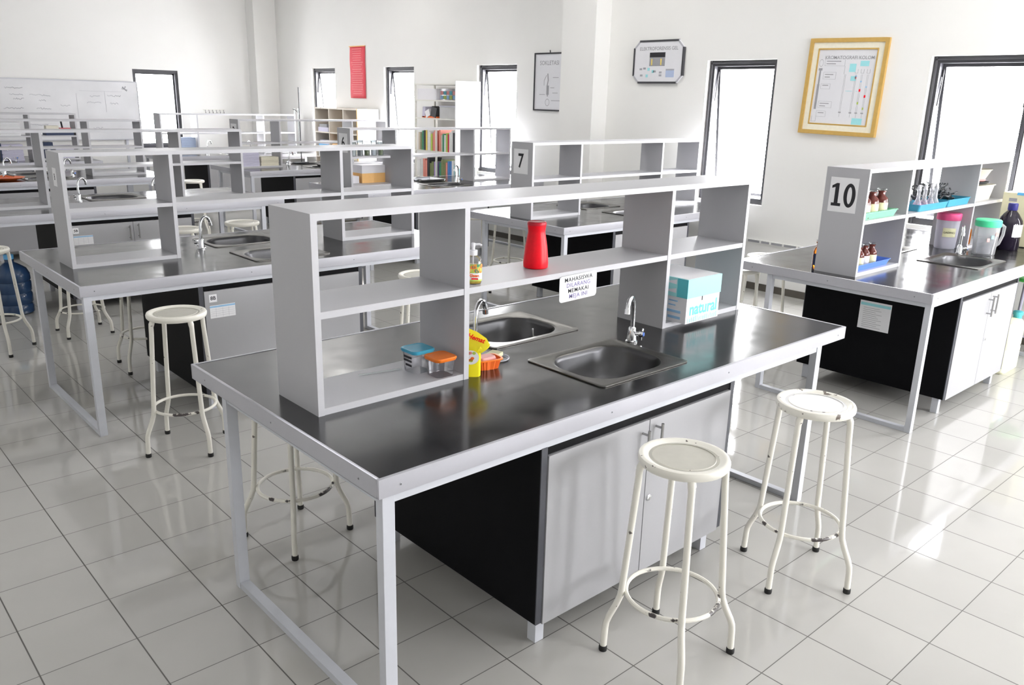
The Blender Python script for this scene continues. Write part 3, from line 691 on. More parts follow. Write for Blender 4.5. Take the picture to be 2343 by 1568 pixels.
for lab, dx, dy in (('small brown jar at the right end of the blue basket', .335, .065), ('small brown jar with white label, second from the right in the blue basket', .25, .07), ('small brown jar in the blue basket, third from the right', .155, .06), ('small brown jar at the back of the blue basket', .27, .165)):
    jar(lab, sx0+dx, sy0+.01+dy, ZB+.003, .034, .145, M['brownglass'], group='small jars in the blue basket', labm=(M['white'] if 'white' in lab else None))
jar('small amber bottle on bench 10, left of the shelf side panel', sx0+.135, sy0+SD+.055, H, .032, .17, M['amber'], labm=M['navy'])
basket('turquoise tray of flasks on the middle board of shelf 10', sx0+.80, sy0+.004, sx0+1.27, sy0+.215, ZM, .045, M['cyantray'], 'tray', .012)
basket('smaller turquoise tray of clamps, right of the flask tray', sx0+1.285, sy0+.01, sx0+1.68, sy0+.215, ZM, .050, M['cyantray'], 'tray', .012)
for lab, dx, dy, mag in (('flask with magenta liquid, leftmost in the turquoise tray', .88, .06, 1), ('flask with magenta liquid, second from left in the turquoise tray', .97, .055, 1), ('flask with magenta liquid, third from left in the turquoise tray', 1.06, .05, 1), ('clear flask at the right end of the first turquoise tray', 1.16, .06, 0)):
    t = thing('volumetric_flask', lab, 'flask', (sx0+dx, sy0+dy, ZM+.003), 0, 'flasks in the turquoise tray')
    MB().lathe([(.03,0),(.036,.004),(.034,.02),(.022,.05),(.0125,.07),(.0115,.12),(.014,.125),(.0145,.132),(.010,.15)], seg=18).build('glass', M['frost2'] if mag else M['frost'], t)
    if mag: MB().lathe([(.029,.002),(.034,.005),(.0325,.02),(.028,.028)], seg=18).build('liquid', M['magenta'], t)
    MB().lathe([(.010,.13),(.012,.15),(.008,.165)], seg=14).build('stopper', M['white'], t)
rc = random.Random(11)
for i in range(30):
    a = rc.uniform(-.6, .6); ln = rc.uniform(.13, .2); x_ = sx0+(.93+.74*(i+.5)/30); 
    zc = ZM+(.03+.105*(1-abs((i+.5)/30-.42)*1.7)*rc.uniform(.55,1.)); y_ = sy0+rc.uniform(.11, .18)
    t = thing('utility_clamp', 'dull metal stand clamp in the tangled heap above the turquoise trays', 'clamp', (x_, y_, zc), a, 'stand clamps heaped on the turquoise trays')
    t.rotation_euler = (rc.uniform(-.5,.5), rc.uniform(-.7,.45), a)
    MB().tube([(-ln/2,0,0),(ln*.2,0,0)], .006, 8).build('rod', M['clamp'], t)
    m = MB()
    for s_ in (-1, 1): m.tube([(ln*.18,0,0),(ln*.3,s_*.02,.0),(ln*.42,s_*.022,0),(ln*.5,s_*.008,0)], .0055, 6)
    m.build('jaw', M['clamp'], t)
    m = MB(); m.box(-.016,-.012,-.012,.016,.012,.012); m.tube([(0,0,.01),(0,0,.03)], .004, 6); m.tube([(-.014,0,.03),(.014,0,.03)], .0045, 6); m.build('boss', M['clamp'], t)
# right bay of shelf 10
bx_, by_ = sx0+1.755+.285, sy0+.135
t = thing('storage_bin', 'beige rectangular bin in the upper right bay of shelf 10', 'bin', (bx_, by_, ZM))
L = lambda w_, d_, z: at_z(roundrect(w_, d_, .03, 4), z)
MB().loft([L(.30,.17,0), L(.34,.20,.105), L(.36,.215,.108), L(.36,.215,.115), L(.33,.19,.115), L(.29,.16,.004)], smooth=False).build('tub', M['beige'], t)
t = thing('steel_pan', 'grey metal pan resting on the beige bin', 'pan', (bx_, by_, ZM+.116))
MB().lathe([(.08,0),(.10,.008),(.122,.022),(.126,.022),(.105,.004),(.0,.003)], seg=30, sy=.8).build('dish', M['clamp'], t)
MB().tube([(.11,-.02,.018),(.16,-.03,.016),(.20,-.04,.004)], [.006,.009,.006], 8).build('handle', M['purplesteel'], t)
t = thing('plastic_bowl', 'cream bowl with a pink foot on top of the metal pan', 'bowl', (bx_, by_, ZM+.139))
MB().lathe([(.075,.008),(.085,.02),(.12,.082),(.128,.086),(.128,.090),(.118,.088),(.08,.025),(.0,.014)], seg=32, sy=.85).build('body', M['beige'], t)
MB().lathe([(.078,0),(.088,.006),(.084,.02),(.06,.02)], seg=32, sy=.85).build('foot', M['pink'], t)
def pitcher(label, x, y, z, r, h, lidm, bodym, ang, water=False):
    t = thing('pitcher', label, 'pitcher', (x, y, z), ang)
    MB().lathe([(r*.86,0),(r*.92,.006),(r*1.02,h*.82),(r*1.04,h*.82),(r*.97,h*.80),(r*.86,.01),(.0,.008)], seg=32).build('jug', bodym, t)
    MB().lathe([(r*1.05,h*.80),(r*1.07,h*.82),(r*1.07,h*.97),(r*.98,h),(r*.5,h*.995),(.0,h*.995)], seg=32).build('lid', lidm, t)
    m = MB(); m.tube([(r*.98,0,h*.80),(r*1.35,0,h*.84),(r*1.62,0,h*.78),(r*1.60,0,h*.55),(r*1.35,0,h*.30),(r*.95,0,h*.20)], [.010,.011,.012,.011,.010,.009], 8); m.build('handle', bodym, t)
    if water: MB().lathe([(r*.84,.012),(r*.90,h*.42),(.0,h*.42)], seg=28).build('water', M['clear'], t)
    return t
p1 = pitcher('milky pitcher with pink lid and yellow tag behind the faucet of bench 10', 5.40, .66, H, .078, .262, M['pinklid'], M['milky'], math.radians(-25))
tg = arc_label('tag', .0785, 1, 205, 272, .09, .155, M['label'], p1); 
text('lettering', 'GADING', .020, (-.044,-.0665,.122), (.84,-.54,0), UP, M['ink'], tg, lift=.001)
p2 = pitcher('clear pitcher with green lid, half full of water, right of the sink of bench 10', 5.355, .375, H, .080, .250, M['greenlid'], M['frost2'], math.radians(-35), True)
m = MB()
for i, c_ in enumerate((0, 1, 0)): 
    m.cur = c_; m.box(-.05+.03*i,-.0835,.10+.02*i,-.03+.03*i,-.0825,.125+.02*i)
m.build('print', [M['pink'], M['cyanink']], p2)
jar('small amber bottle in the lower right bay of shelf 10', sx0+1.755+.10, sy0+.06, ZB, .036, .165, M['amber'], lab=False)
t = thing('water_bottle', 'clear plastic bottle with a teal cap behind the green-lidded pitcher', 'bottle', (sx0+1.755+.24, sy0+.12, ZB))
MB().lathe([(.045,0),(.048,.005),(.048,.15),(.046,.165),(.034,.205),(.016,.235),(.014,.245)], seg=24).build('body', M['clear'], t)
MB().lathe([(.016,.243),(.0165,.26),(.012,.262)], seg=16).build('cap', M['cyandark'], t)
tag(MB().box(sx0+1.765,sy0+.16,ZB,sx0+1.90,sy0+.25,ZB+.16).build('white_carton', M['carton'], None, .002), 'plain white carton at the back of the lower right bay of shelf 10', 'box')
t = thing('dark_bottle', 'big dark glass bottle with blue cap and white label at the right edge', 'bottle', (5.755, .36, H))
MB().lathe([(.080,0),(.085,.006),(.085,.19),(.080,.215),(.050,.262),(.030,.285),(.027,.292)], seg=32).build('body', M['darkglass'], t)
MB().lathe([(.030,.288),(.033,.292),(.033,.335),(.028,.34)], seg=24)  .build('cap', M['navycap'], t)
lb = arc_label('label', .0857, 1, 215, 320, .10, .19, M['white'], t); arc_label('orange_mark', .0862, 1, 300, 318, .103, .118, M['orange'], lb, 4)
t = thing('enamel_cabinet', 'pale yellow instrument box standing at the wall end of bench 10', 'instrument box', (5.93, .04, H))
MB().box(0,0,.006,.20,.455,.40).build('case', M['cabinet'], t, .004)
MB().box(-.0008,.355,.335,0,.41,.36).build('label_plate', M['greyink'], t); MB().box(-.0008,.365,.31,0,.405,.32).build('small_plate', M['greyink'], t)
MB().box(-.002,.28,.385,.002,.36,.405).build('tape', M['bluetape'], t)
m = MB()
for x_ in (.02,.16):
    for y_ in (.02,.40): m.box(x_,y_,0,x_+.02,y_+.02,.006)
m.build('foot', M['rubber'], t)
t = thing('grey_bag', 'grey tied bag sitting on top of the pale yellow instrument box', 'bag', (6.03, .22, H+.40))
m = MB(); loops = []
for i, (q, z) in enumerate(((.085,0),(.10,.02),(.102,.07),(.085,.10),(.072,.12),(.082,.135),(.098,.16),(.10,.235),(.09,.25))):
    loops.append([(q*.9*math.cos(2*PI*k/28)*(1+.05*math.sin(5*2*PI*k/28+i)), q*1.25*math.sin(2*PI*k/28)*(1+.05*math.sin(4*2*PI*k/28+i)), z) for k in range(28)])
m.loft(loops, smooth=True); m.build('body', M['greytub'], t)
MB().tube([(.066*1.03*math.cos(2*PI*k/24), .092*1.03*math.sin(2*PI*k/24), .12) for k in range(24)], .008, 6, closed=True).build('tie', M['milky'], t)
# jerrycan, water jug
t = thing('jerrycan', 'pale yellow plastic jerrycan on the floor beside the cabinet of bench 10', 'jerrycan', (5.46, .19, 0), 0)
L = lambda w_, d_, z: at_z(roundrect(w_, d_, .045, 5), z)
MB().loft([L(.29,.20,0), L(.31,.22,.015), L(.31,.22,.17), L(.302,.212,.18), L(.31,.22,.19), L(.31,.22,.33), L(.28,.19,.37), L(.10,.09,.385)], smooth=True).build('body', M['can'], t)
MB().tube([(-.10,0,.36),(-.09,0,.41),(.0,0,.425),(.03,0,.415),(.05,0,.375)], .015, 10).build('handle', M['can'], t)
MB().lathe([(.028,.37),(.028,.405),(.034,.407),(.034,.43),(.028,.434)], (.125,-.05,-.01), 20).build('cap', M['cyandark'], t)
t = thing('water_jug', 'blue gallon water jug on the floor at the left edge', 'water jug', (.335, 6.0, 0))
pr_ = [(.115,0),(.135,.012),(.137,.07),(.128,.085),(.137,.10),(.137,.165),(.128,.18),(.137,.195),(.137,.26),(.13,.272),(.137,.285),(.135,.33),(.115,.375),(.06,.415),(.034,.43),(.034,.47),(.03,.475)]
MB().lathe(pr_, seg=36).build('body', M['jug'], t)
MB().lathe([(.037,.455),(.037,.49),(.03,.493)], seg=20).build('cap', M['bluetape'], t)

# ------------------------------------------------------------------ things on the farther benches
def stack(name, label, x, y, z, w_, d_, h, m_, n=14, cat='paper stack', rz=0., folded=None):
    t = thing(name, label, cat, (x, y, z), rz); m = MB(); r_ = random.Random(len(label))
    for i in range(n):
        a, b = r_.uniform(-.004,.004), r_.uniform(-.004,.004); m.box(-w_/2+a,-d_/2+b,h*i/n,w_/2+a,d_/2+b,h*(i+.86)/n)
    m.build('sheets', m_, t)
    return t
s3x, s3y = BENCH[3][0]+SX, BENCH[3][1]+SY; s2x, s2y = BENCH[2][0]+SX, BENCH[2][1]+SY; s1x, s1y = BENCH[1][0]+SX-.06, BENCH[1][1]+SY-.10; s4x, s4y = BENCH[4][0]+SX, BENCH[4][1]+SY; s6x, s6y = BENCH[6][0]+SX, BENCH[6][1]+SY
stack('paper_stack', 'lavender stack of papers in the left bay of the faintly numbered shelf', s3x+.16, s3y+.12, ZB, .24, .2, .21, M['lavender'])
stack('paper_stack', 'cream stack of papers right of the lavender stack', s3x+.44, s3y+.13, ZB, .26, .2, .12, M['cream'])
t = stack('paper_stack', 'blue stack of papers and binders on the farthest right shelf', s2x+.44, s2y+.13, ZB, .24, .2, .24, M['bluepaper'])
MB().box(-.14,-.1,0,-.122,.1,.28).build('binder', M['navy'], t)
stack('paper_stack', 'lavender paper pile at the right end of the shelf before the whiteboard', s1x+2.16, s1y+.13, ZB, .24, .2, .17, M['lavender'])
t = thing('box_file', 'black box file standing at the left of the lavender pile before the whiteboard', 'file', (s1x+1.95, s1y+.13, ZB)); MB().box(-.06,-.1,0,.06,.1,.22).build('case', M['navy'], t, .003); MB().box(-.02,-.1012,.06,.02,-.1,.12).build('label_strip', M['white'], t)
t = thing('dark_tray', 'dark tray of odds on the right end of the shelf before the whiteboard', 'tray', (s1x+2.12, s1y+.12, ZM)); MB().box(-.18,-.1,0,.18,.1,.05).build('tray', M['navy'], t, .003); m = MB(); m.box(-.16,-.06,.05,.0,.06,.13); m.cur = 1; m.box(.03,-.05,.05,.16,.06,.10); m.cur = 2; m.tube([(.06,0,.1),(.05,0,.19)], .012, 8); m.build('odds', [M['beige'], M['redlid'], M['ink']], t)
t = stack('paper_stack', 'pale paper pile with a blue spine in the middle of the shelf before the whiteboard', s1x+1.50, s1y+.13, ZM, .26, .2, .18, M['white']); MB().box(-.15,-.1,0,-.132,.1,.19).build('binder', M['navy'], t)
t = stack('paper_stack', 'lower pale paper pile with a blue spine, before the whiteboard', s1x+1.50, s1y+.13, H, .26, .2, .22, M['lavender']); MB().box(-.15,-.1,0,-.132,.1,.235).build('binder', M['navy'], t)
t = thing('dish', 'orange dish of glass odds on the fourth bench at the left edge', 'dish', (.93, 8.78, H)); MB().lathe([(.10,0),(.16,.018),(.19,.03),(.185,.03),(.10,.006),(.0,.005)], seg=30).build('plate', M['orange'], t); m = MB(); rg = random.Random(4)
for i in range(6): a = rg.uniform(0,6.28); m.tube([(.1*math.cos(a),.1*math.sin(a),.03),(.02*math.cos(a+1),.02*math.sin(a+1),.05)], .012, 6)
m.build('glass_bits', M['chrome'], t)
# bench 6 clutter seen through the second shelf
t = thing('orange_carton', 'bright orange carton on the bench numbered 6', 'box', (4.20, 6.62, H)); MB().box(-.16,-.1,0,.16,.1,.13).build('box', M['wooddark'], t, .002); MB().box(-.16,-.1,.13,.16,.1,.22).build('white_lid', M['carton'], t, .002)
tag(MB().box(3.84,6.55,H,4.02,6.78,H+.10).build('grey_box', M['carton'], None, .002), 'low white box left of the orange carton on bench 6', 'box')
for i, (dx, hh) in enumerate(((.10,.15),(.19,.17),(.28,.13),(.37,.17),(.46,.15))):
    t = thing('glass_beaker', 'clear beaker in the row on the middle board of shelf 6', 'beaker', (s6x+dx, s6y+.11, ZM), 0, 'beakers on shelf 6')
    MB().lathe([(.030,0),(.034,.004),(.034,hh*.9),(.037,hh),(.034,hh*.98),(.031,.006),(.0,.004)], seg=20).build('glass', M['glass'], t); MB().lathe([(.029,.005),(.031,hh*.45),(.0,hh*.45)], seg=18).build('content', [M['white'], M['greyink'], BOOK[8], M['milky'], BOOK[8]][i], t)
t = thing('metal_tray', 'shallow metal tray with a red strip on the bench behind number 6', 'tray', (5.10, 8.95, H)); MB().loft([at_z(roundrect(.40,.26,.02),0),at_z(roundrect(.44,.30,.02),.03),at_z(roundrect(.43,.29,.02),.03),at_z(roundrect(.39,.25,.02),.004)]).build('tray', M['steel'], t); MB().box(-.12,-.03,.004,.12,.03,.055).build('red_case', M['redlid'], t); 
# tray on the left sink of bench 6 (bright flat tray seen by its faucet)
t = thing('drain_tray', 'flat bright tray beside the faucet of the bench numbered 6', 'tray', (5.02, 6.62, H+.0075)); MB().loft([at_z(roundrect(.34,.30,.02),0),at_z(roundrect(.36,.32,.02),.02),at_z(roundrect(.35,.31,.02),.02),at_z(roundrect(.33,.29,.02),.004)]).build('tray', M['chrome'], t)
# burette stand
t = thing('burette_stand', 'tall thin burette stand with two glass columns by the window wall', 'stand', (4.95, 9.66, H))
MB().box(-.10,-.07,0,.10,.07,.016).build('base', M['clamp'], t, .003)
MB().tube([(.03,.03,.016),(.03,.03,1.08)], .008, 8).build('rod', M['clamp'], t)
for dx in (-.07,-.01):
    g = MB().tube([(dx,-.01,.10),(dx,-.01,.22),(dx,-.01,.24),(dx,-.01,.78)], [.003,.003,.009,.009], 10).build('burette', M['glass'], t); MB().tube([(dx-.012,-.01,.21),(dx+.014,-.01,.21)], .005, 6).build('stopcock', M['white'], g)
m = MB(); m.tube([(.03,.03,.62),(.0,-.0,.62),(-.08,-.01,.62)], .006, 6); m.tube([(.03,.03,.70),(-.05,0,.76),(-.09,0,.77)], .005, 6); m.build('clamp_arm', M['clamp'], t)

# ------------------------------------------------------------------ wall things
def wall_item(name, label, cat, y0, y1, z0, z1, group=None):      # origin: lower corner at larger y
    return thing(name, label, cat, (XW, y1, z0), -PI/2, group), abs(y1-y0), z1-z0   # local +x runs to smaller y, -y looks into the room
def plate_frame(root, w_, h, t0, t1, fw, m_, name='frame', inset=0.):
    m = MB(); a = inset
    m.box(a,-t1,a,a+fw,-t0,h-a); m.box(w_-a-fw,-t1,a,w_-a,-t0,h-a); m.box(a+fw,-t1,a,w_-a-fw,-t0,a+fw); m.box(a+fw,-t1,h-a-fw,w_-a-fw,-t0,h-a)
    return m.build(name, m_, root, .002)
# gold frame
t, w_, h = wall_item('framed_chart', 'gold-framed column chromatography chart between the two right windows', 'framed chart', 1.733, 2.468, 1.580, 2.416)
t.rotation_euler = (math.radians(-1.2), math.radians(1.0), -PI/2)
plate_frame(t, w_, h, .0, .045, .035, M['gold']); plate_frame(t, w_, h, .004, .034, .05, M['cream'], 'mount', .035); plate_frame(t, w_, h, .004, .036, .012, M['gold'], 'inner_fillet', .085)
s_ = MB().box(.095,-.028,.095,w_-.095,-.02,h-.095).build('sheet', M['poster'], t)
text('title', 'KROMATOGRAFI KOLOM', .040, (w_*.53,-.028,h-.165), PX, UP, M['greyink'], s_, bold=.0006)
m = MB(); F_ = lambda x0,z0,x1,z1: m.box(x0,-.0288,z0,x1,-.028,z1)
for (x0,z0,x1,z1) in ((.50,.60,.58,.645),(.405,.55,.465,.62),(.43,.475,.48,.515),(.50,.10,.595,.155)): F_(x0,z0,x1,z1)
m.cur = 1; F_(.118,.22,.140,.44)
for x in (.375,.475,.53,.585): F_(x-.006,.20,x-.0045,.53); F_(x+.0045,.20,x+.006,.53); F_(x-.012,.195,x+.012,.205); F_(x-.001,.16,x+.001,.195)
for (x0,z0,w2,h2) in ((.165,.60,.19,.06),(.165,.485,.12,.06),(.155,.40,.09,.045),(.155,.235,.13,.055),(.15,.155,.09,.05)):
    F_(x0,z0,x0+w2,z0+.0015); F_(x0,z0+h2,x0+w2,z0+h2+.0015); F_(x0,z0,x0+.0015,z0+h2); F_(x0+w2,z0,x0+w2+.0015,z0+h2)
    for j in range(2 if h2 > .05 else 1): F_(x0+.015,z0+h2*.62-.022*j,x0+w2*(.8-.25*j),z0+h2*.62-.022*j+.007)
for k in range(18):
    a0, a1 = 2*PI*k/18, 2*PI*(k+1)/18; m.add([(.13+.02*q*math.cos(a),-.0287,.625+.032*q*math.sin(a)) for q, a in ((1,a0),(1,a1),(.88,a1),(.88,a0))], [[0,1,2,3]])
F_(.112,.56,.148,.58); F_(.122,.44,.138,.56); F_(.36,.53,.362,.60); F_(.11,.11,.112,.16); F_(.15,.11,.152,.16); F_(.11,.11,.152,.112)
for x in (.475,.53,.585): F_(x-.014,.54,x-.012,.575); F_(x+.012,.54,x+.014,.575); F_(x-.014,.54,x+.014,.542)
m.cur = 2
for (x,z) in ((.475,.50),(.53,.395),(.585,.345)): F_(x-.008,z-.011,x+.008,z+.011)
m.cur = 3
for (x,z) in ((.477,.515),(.53,.47),(.585,.425)): F_(x-.008,z-.006,x+.008,z+.006)
m.cur = 4
for (x,z) in ((.53,.285),(.585,.24)): F_(x-.007,z-.010,x+.007,z+.010)
m.cur = 0; F_(.40,.385,.46,.389); F_(.495,.385,.51,.389)
m.build('diagram', [M['cyanink'], M['greyink'], M['red'], M['blueink'], BOOK[4]], s_)
# clip-cornered board
t, w_, h = wall_item('wall_board', 'small clip-cornered electrophoresis board left of the right windows', 'wall board', 3.875, 4.545, 2.022, 2.460)
c = .075; poly = [(c,0),(w_-c,0),(w_,c),(w_,h-c),(w_-c,h),(c,h),(0,h-c),(0,c)]
bd = MB().plate([(p[0],p[1]) for p in poly], (0,-.002,0), PX, UP, .022).build('board', M['poster'], t)
m = MB()
for (x0,z0,x1,z1) in ((c,-.004,w_-c,.016),(c,h-.016,w_-c,h+.004),(-.004,c,.016,h-c),(w_-.016,c,w_+.004,h-c)): m.box(x0,-.03,z0,x1,-.001,z1)
m.build('edge_strip', M['winframe'], t)
m = MB()
for (x,z) in ((c*.5,c*.5),(w_-c*.5,c*.5),(w_-c*.5,h-c*.5),(c*.5,h-c*.5)):
    q = c*.55; sx_ = 1 if x < w_/2 else -1; sz_ = 1 if z < h/2 else -1
    m.plate([(x-q*sx_*.95,z+q*sz_*.95),(x+q*sx_*.95,z-q*sz_*.95),(x+q*sx_*1.25,z-q*sz_*.65),(x-q*sx_*.65,z+q*sz_*1.25)][::(1 if sx_*sz_ > 0 else -1)], (0,-.024,0), PX, UP, .004)
m.build('corner_clip', M['trim'], t)
text('title', 'ELEKTROFORENSIS GEL', .050, (w_*.5,-.024,h-.085), PX, UP, M['greyink'], bd, bold=.0008, sx=.98)
m = MB(); F_ = lambda x0,z0,x1,z1: m.box(x0,-.025,z0,x1,-.0242,z1)
F_(.22,.265,.43,.315); m.cur = 1; F_(.22,.175,.43,.265); m.cur = 2; m.box(.245,-.0262,.185,.26,-.0252,.25); m.box(.37,-.0262,.185,.385,-.0252,.25); m.cur = 3; F_(.45,.06,.56,.13); m.cur = 4
for (x,z) in ((.09,.135),(.14,.142),(.10,.07),(.28,.11),(.36,.10),(.36,.07)): F_(x,z,x+.035,z+.02)
m.cur = 5
for (x,z) in ((.20,.128),(.26,.105),(.18,.06)): F_(x,z,x+.03,z+.03)
m.cur = 4; F_(.45,.13,.56,.145)
m.build('diagram', [M['ink'], M['greyink'], BOOK[10], M['bluepaper'], M['faintink'], M['cyanink']], bd)
# soxhlet poster
t, w_, h = wall_item('framed_poster', 'black-framed extraction poster partly behind the window pillar', 'framed poster', 5.62, 6.146, 1.69, 2.372)
plate_frame(t, w_, h, .0, .022, .016, M['blackframe'])
s_ = MB().box(.016,-.012,.016,w_-.016,-.004,h-.016).build('sheet', M['poster'], t)
MB().tube([(w_*.5,-.006,h),(w_*.5,-.01,h+.03)], .006, 6).build('hanger', M['blackframe'], t)
text('title', 'SOKLETASI', .072, (w_*.5,-.012,h-.12), PX, UP, M['greyink'], s_, bold=.0005, sx=.95)
m = MB(); m.tube([(.24,-.013,.44),(.25,-.013,.36),(.235,-.013,.30),(.245,-.013,.17)], .009, 6); m.tube([(.245,-.013,.30),(.245,-.013,.19)], .022, 6); m.tube([(.18,-.013,.30),(.18,-.013,.36),(.22,-.013,.42)], .004, 6)
for k in range(16): a0, a1 = 2*PI*k/16, 2*PI*(k+1)/16; m.tube([(.245+.035*math.cos(a0),-.013,.10+.04*math.sin(a0)),(.245+.035*math.cos(a1),-.013,.10+.04*math.sin(a1))], .003, 5, False)
for (x0,z,x1) in ((.33,.39,.43),(.29,.27,.36),(.33,.21,.42),(.31,.12,.46),(.10,.19,.20)): m.box(x0,-.0135,z,x1,-.0122,z+.006)
m.v = [(v[0], min(v[1]*.12-.0112, -.0122), v[2]) for v in m.v]
m.build('diagram', M['greyink'], s_)
# red banner
t, w_, h = wall_item('hanging_banner', 'long red banner with pale lines of text on the window wall', 'banner', 10.03, 10.48, 1.775, 2.565)
m = MB(); nx, nz_ = 5, 12; vs = []
for i in range(nx+1):
    for j in range(nz_+1): vs.append((w_*i/nx, -.012-.006*math.sin(i*1.3)*(1-j/nz_)-.004*math.sin(j*.9), h*j/nz_))
m.add(vs, [[i*(nz_+1)+j,(i+1)*(nz_+1)+j,(i+1)*(nz_+1)+j+1,i*(nz_+1)+j+1] for i in range(nx) for j in range(nz_)], True); bn = m.build('cloth', M['banner'], t); md = bn.modifiers.new('s', 'SOLIDIFY'); md.thickness = .003
MB().tube([(-.01,-.014,h),(w_+.01,-.014,h)], .007, 8).build('top_rod', M['wooddark'], t)
m = MB(); rb = random.Random(5)
for j in range(21):
    a = w_*(.10+.14*rb.random()); z = h*(.95-.043*j); m.box(a,-.0245,z-.006*(1.6 if j in (0,9) else 1),w_-a,-.0225,z+.006)
m.build('printed_lines', M['bannertext'], t)
# socket strip on the wall
t, w_, h = wall_item('trunking', 'grey slotted cable trunking low on the wall behind bench 10', 'cable trunking', 2.25, 2.98, .478, .512)
m = MB(); m.box(0,-.02,0,w_,0,h); m.cur = 1; x = .01
for ln in (.06,.13,.09,.12,.13,.06): m.box(x,-.0215,.006,x+ln,-.02,h-.006); x += ln+.022
m.build('strip', [M['wall'], M['greyink']], t)
# whiteboard
t = thing('whiteboard', 'smudged whiteboard with faded writing, left on the far wall', 'whiteboard', (-.2, YB, 0))
bx = 4.10; z0, z1 = 1.02, 1.93
MB().box(0,-.05,z0,bx,-.025,z1).build('panel', M['whiteboard'], t)
m = MB(); m.box(-.01,-.055,z0-.015,bx+.01,-.02,z0); m.box(-.01,-.055,z1,bx+.01,-.02,z1+.015); m.box(-.012,-.055,z0,0,-.02,z1); m.box(bx,-.055,z0,bx+.012,-.02,z1); m.build('frame', M['trim'], t)
m = MB()
for x in (.15, bx-.25):
    m.box(x,-.025,0,x+.04,-.002,z1-.1)
m.build('support_post', M['frame'], t)
m = MB(); rw = random.Random(2)
def scribble(x, z, ln, a=.013):
    p = []; k = 0; xx = x
    while xx < x+ln: p.append((xx,-.0515,z+rw.uniform(-a,a))); xx += rw.uniform(.010,.018)
    if len(p) > 2: m.tube(p, .0034, 4, False)
for (x, z, ln) in ((2.15,1.80,.25),(2.2,1.70,.2),(2.48,1.70,.30),(2.25,1.64,.16),(2.6,1.62,.10),(2.1,1.50,.28),(2.55,1.50,.22),(3.35,1.70,.16),(3.62,1.71,.22),(3.30,1.60,.22),(3.65,1.59,.14),(2.9,1.55,.15),(3.35,1.2,.15),(2.4,1.25,.3),(3.0,1.32,.2)): scribble(x, z, ln)
m.tube([(3.2,-.0515,1.78),(3.85,-.0515,1.775)], .0018, 4); m.tube([(3.58,-.0515,1.78),(3.585,-.0515,1.45)], .0018, 4); m.tube([(3.15,-.0515,1.74),(3.15,-.0515,1.35)], .0018, 4)
m.build('faded_writing', M['faintink'], t)
m = MB()
for i in range(7): a = rw.uniform(0,6.28); m.tube([(3.90,-.0515,1.82),(3.90+.045*math.cos(a),-.0515,1.82+.05*math.sin(a))], .006, 5)
m.build('dark_smudge', M['greyink'], t)
t = thing('hook_rail', 'thin rail of small hooks on the far wall right of the window', 'hook rail', (5.02, YB, 1.50))
m = MB(); m.box(0,-.012,.0,.40,0,.014); m.build('rail', M['rack'], t)
for i in range(6): MB().tube([(.03+.067*i,-.012,.004),(.03+.067*i,-.03,-.012),(.03+.067*i,-.032,-.04),(.03+.067*i,-.042,-.05),(.03+.067*i,-.05,-.035)], .004, 6).build('hook', M['clamp'], t)

# ------------------------------------------------------------------ book rack
RX, RY0, RY1, RD = 5.95, 7.215, 8.17, .36
t = thing('book_rack', 'white open book rack with a white side board, against the window wall', 'bookcase', (RX, RY0, 0))
rw_ = RY1-RY0
for yy in (0, rw_-.025): 
    for xx in (0, RD-.025): MB().box(xx,yy,0,xx+.025,yy+.025,2.0).build('post', M['rack'], t)
MB().box(0,.445,.02,.02,.468,1.53).build('centre_post', M['rack'], t)
LEV = [.04, .36, .715, 1.085, 1.525, 1.765, 1.98]
for z in LEV: MB().box(.002,.002,z,RD-.002,rw_-.002,z+.018).build('shelf_board', M['rack'], t)
sp_ = MB().box(-.03,-.022,.9,RD+.03,-.004,2.03).build('side_board', M['white'], t, .006)
m = MB(); m.box(.05,-.0235,1.90,.20,-.022,1.905); m.box(.05,-.0235,1.78,.056,-.022,1.90); 
for i in range(3): m.box(.05,-.0235,1.62-.02*i,.15-.02*i,-.022,1.625-.02*i)
m.build('notes', M['faintink'], sp_)
rk = random.Random(21); cnt = {}
def book(y, z, th, hh, ci, lean=0., rowname='', idx=0, dep=.22):
    o = thing('book', '%s book, %s' % (BOOKN[ci], rowname), 'book', (RX+.02, RY0+y, z+.0), 0, 'books in the white rack')
    o.rotation_euler = (lean, 0, 0)
    MB().box(.004,.002,.003,dep-.01,th-.002,hh-.003).build('pages', M['white'], o)
    m = MB(); m.box(0,0,0,.004,th,hh); m.box(.004,0,0,dep,.002,hh); m.box(.004,th-.002,0,dep,th,hh); m.build('cover', BOOK[ci], o)
rows = [(LEV[3]+.018, .03, .44, [0,9,1,1,2,4,1,3,12,5], 'left half of the upper book row'), (LEV[3]+.018, .48, .92, [5,5,4,1,1,10,9,3,8,12], 'right half of the upper book row'),
        (LEV[2]+.018, .03, .44, [7,1,6,6,5,8,8,3], 'right'), (LEV[2]+.018, .48, .92, [11,8,8,9,5,5,1,1], '')]
names = ['in the upper book row, near bay', 'in the upper book row, far bay', 'in the lower book row, near bay', 'in the lower book row, far bay']
ordn = ['first', 'second', 'third', 'fourth', 'fifth', 'sixth', 'seventh', 'eighth', 'ninth', 'tenth', 'eleventh']
for ri, (z, y0, y1, cols, _) in enumerate(rows):
    y = y0; top = .32 if ri < 2 else .28
    for i, ci in enumerate(cols):
        th = (y1-y0-.035)/len(cols)*rk.uniform(.72,.98); hh = top*rk.uniform(.68,.97)
        book(y, z, th, hh, ci, 0, '%s from the %s %s' % (ordn[i], 'white side board' if ri % 2 == 0 else 'centre post', names[ri]), i); y += (y1-y0-.03)/len(cols)
tag(MB().box(RX+.02,RY0+.50,LEV[5]+.018,RX+.30,RY0+.90,LEV[5]+.165).build('white_carton', M['carton'], None, .002), 'white carton on the top level of the book rack', 'box')
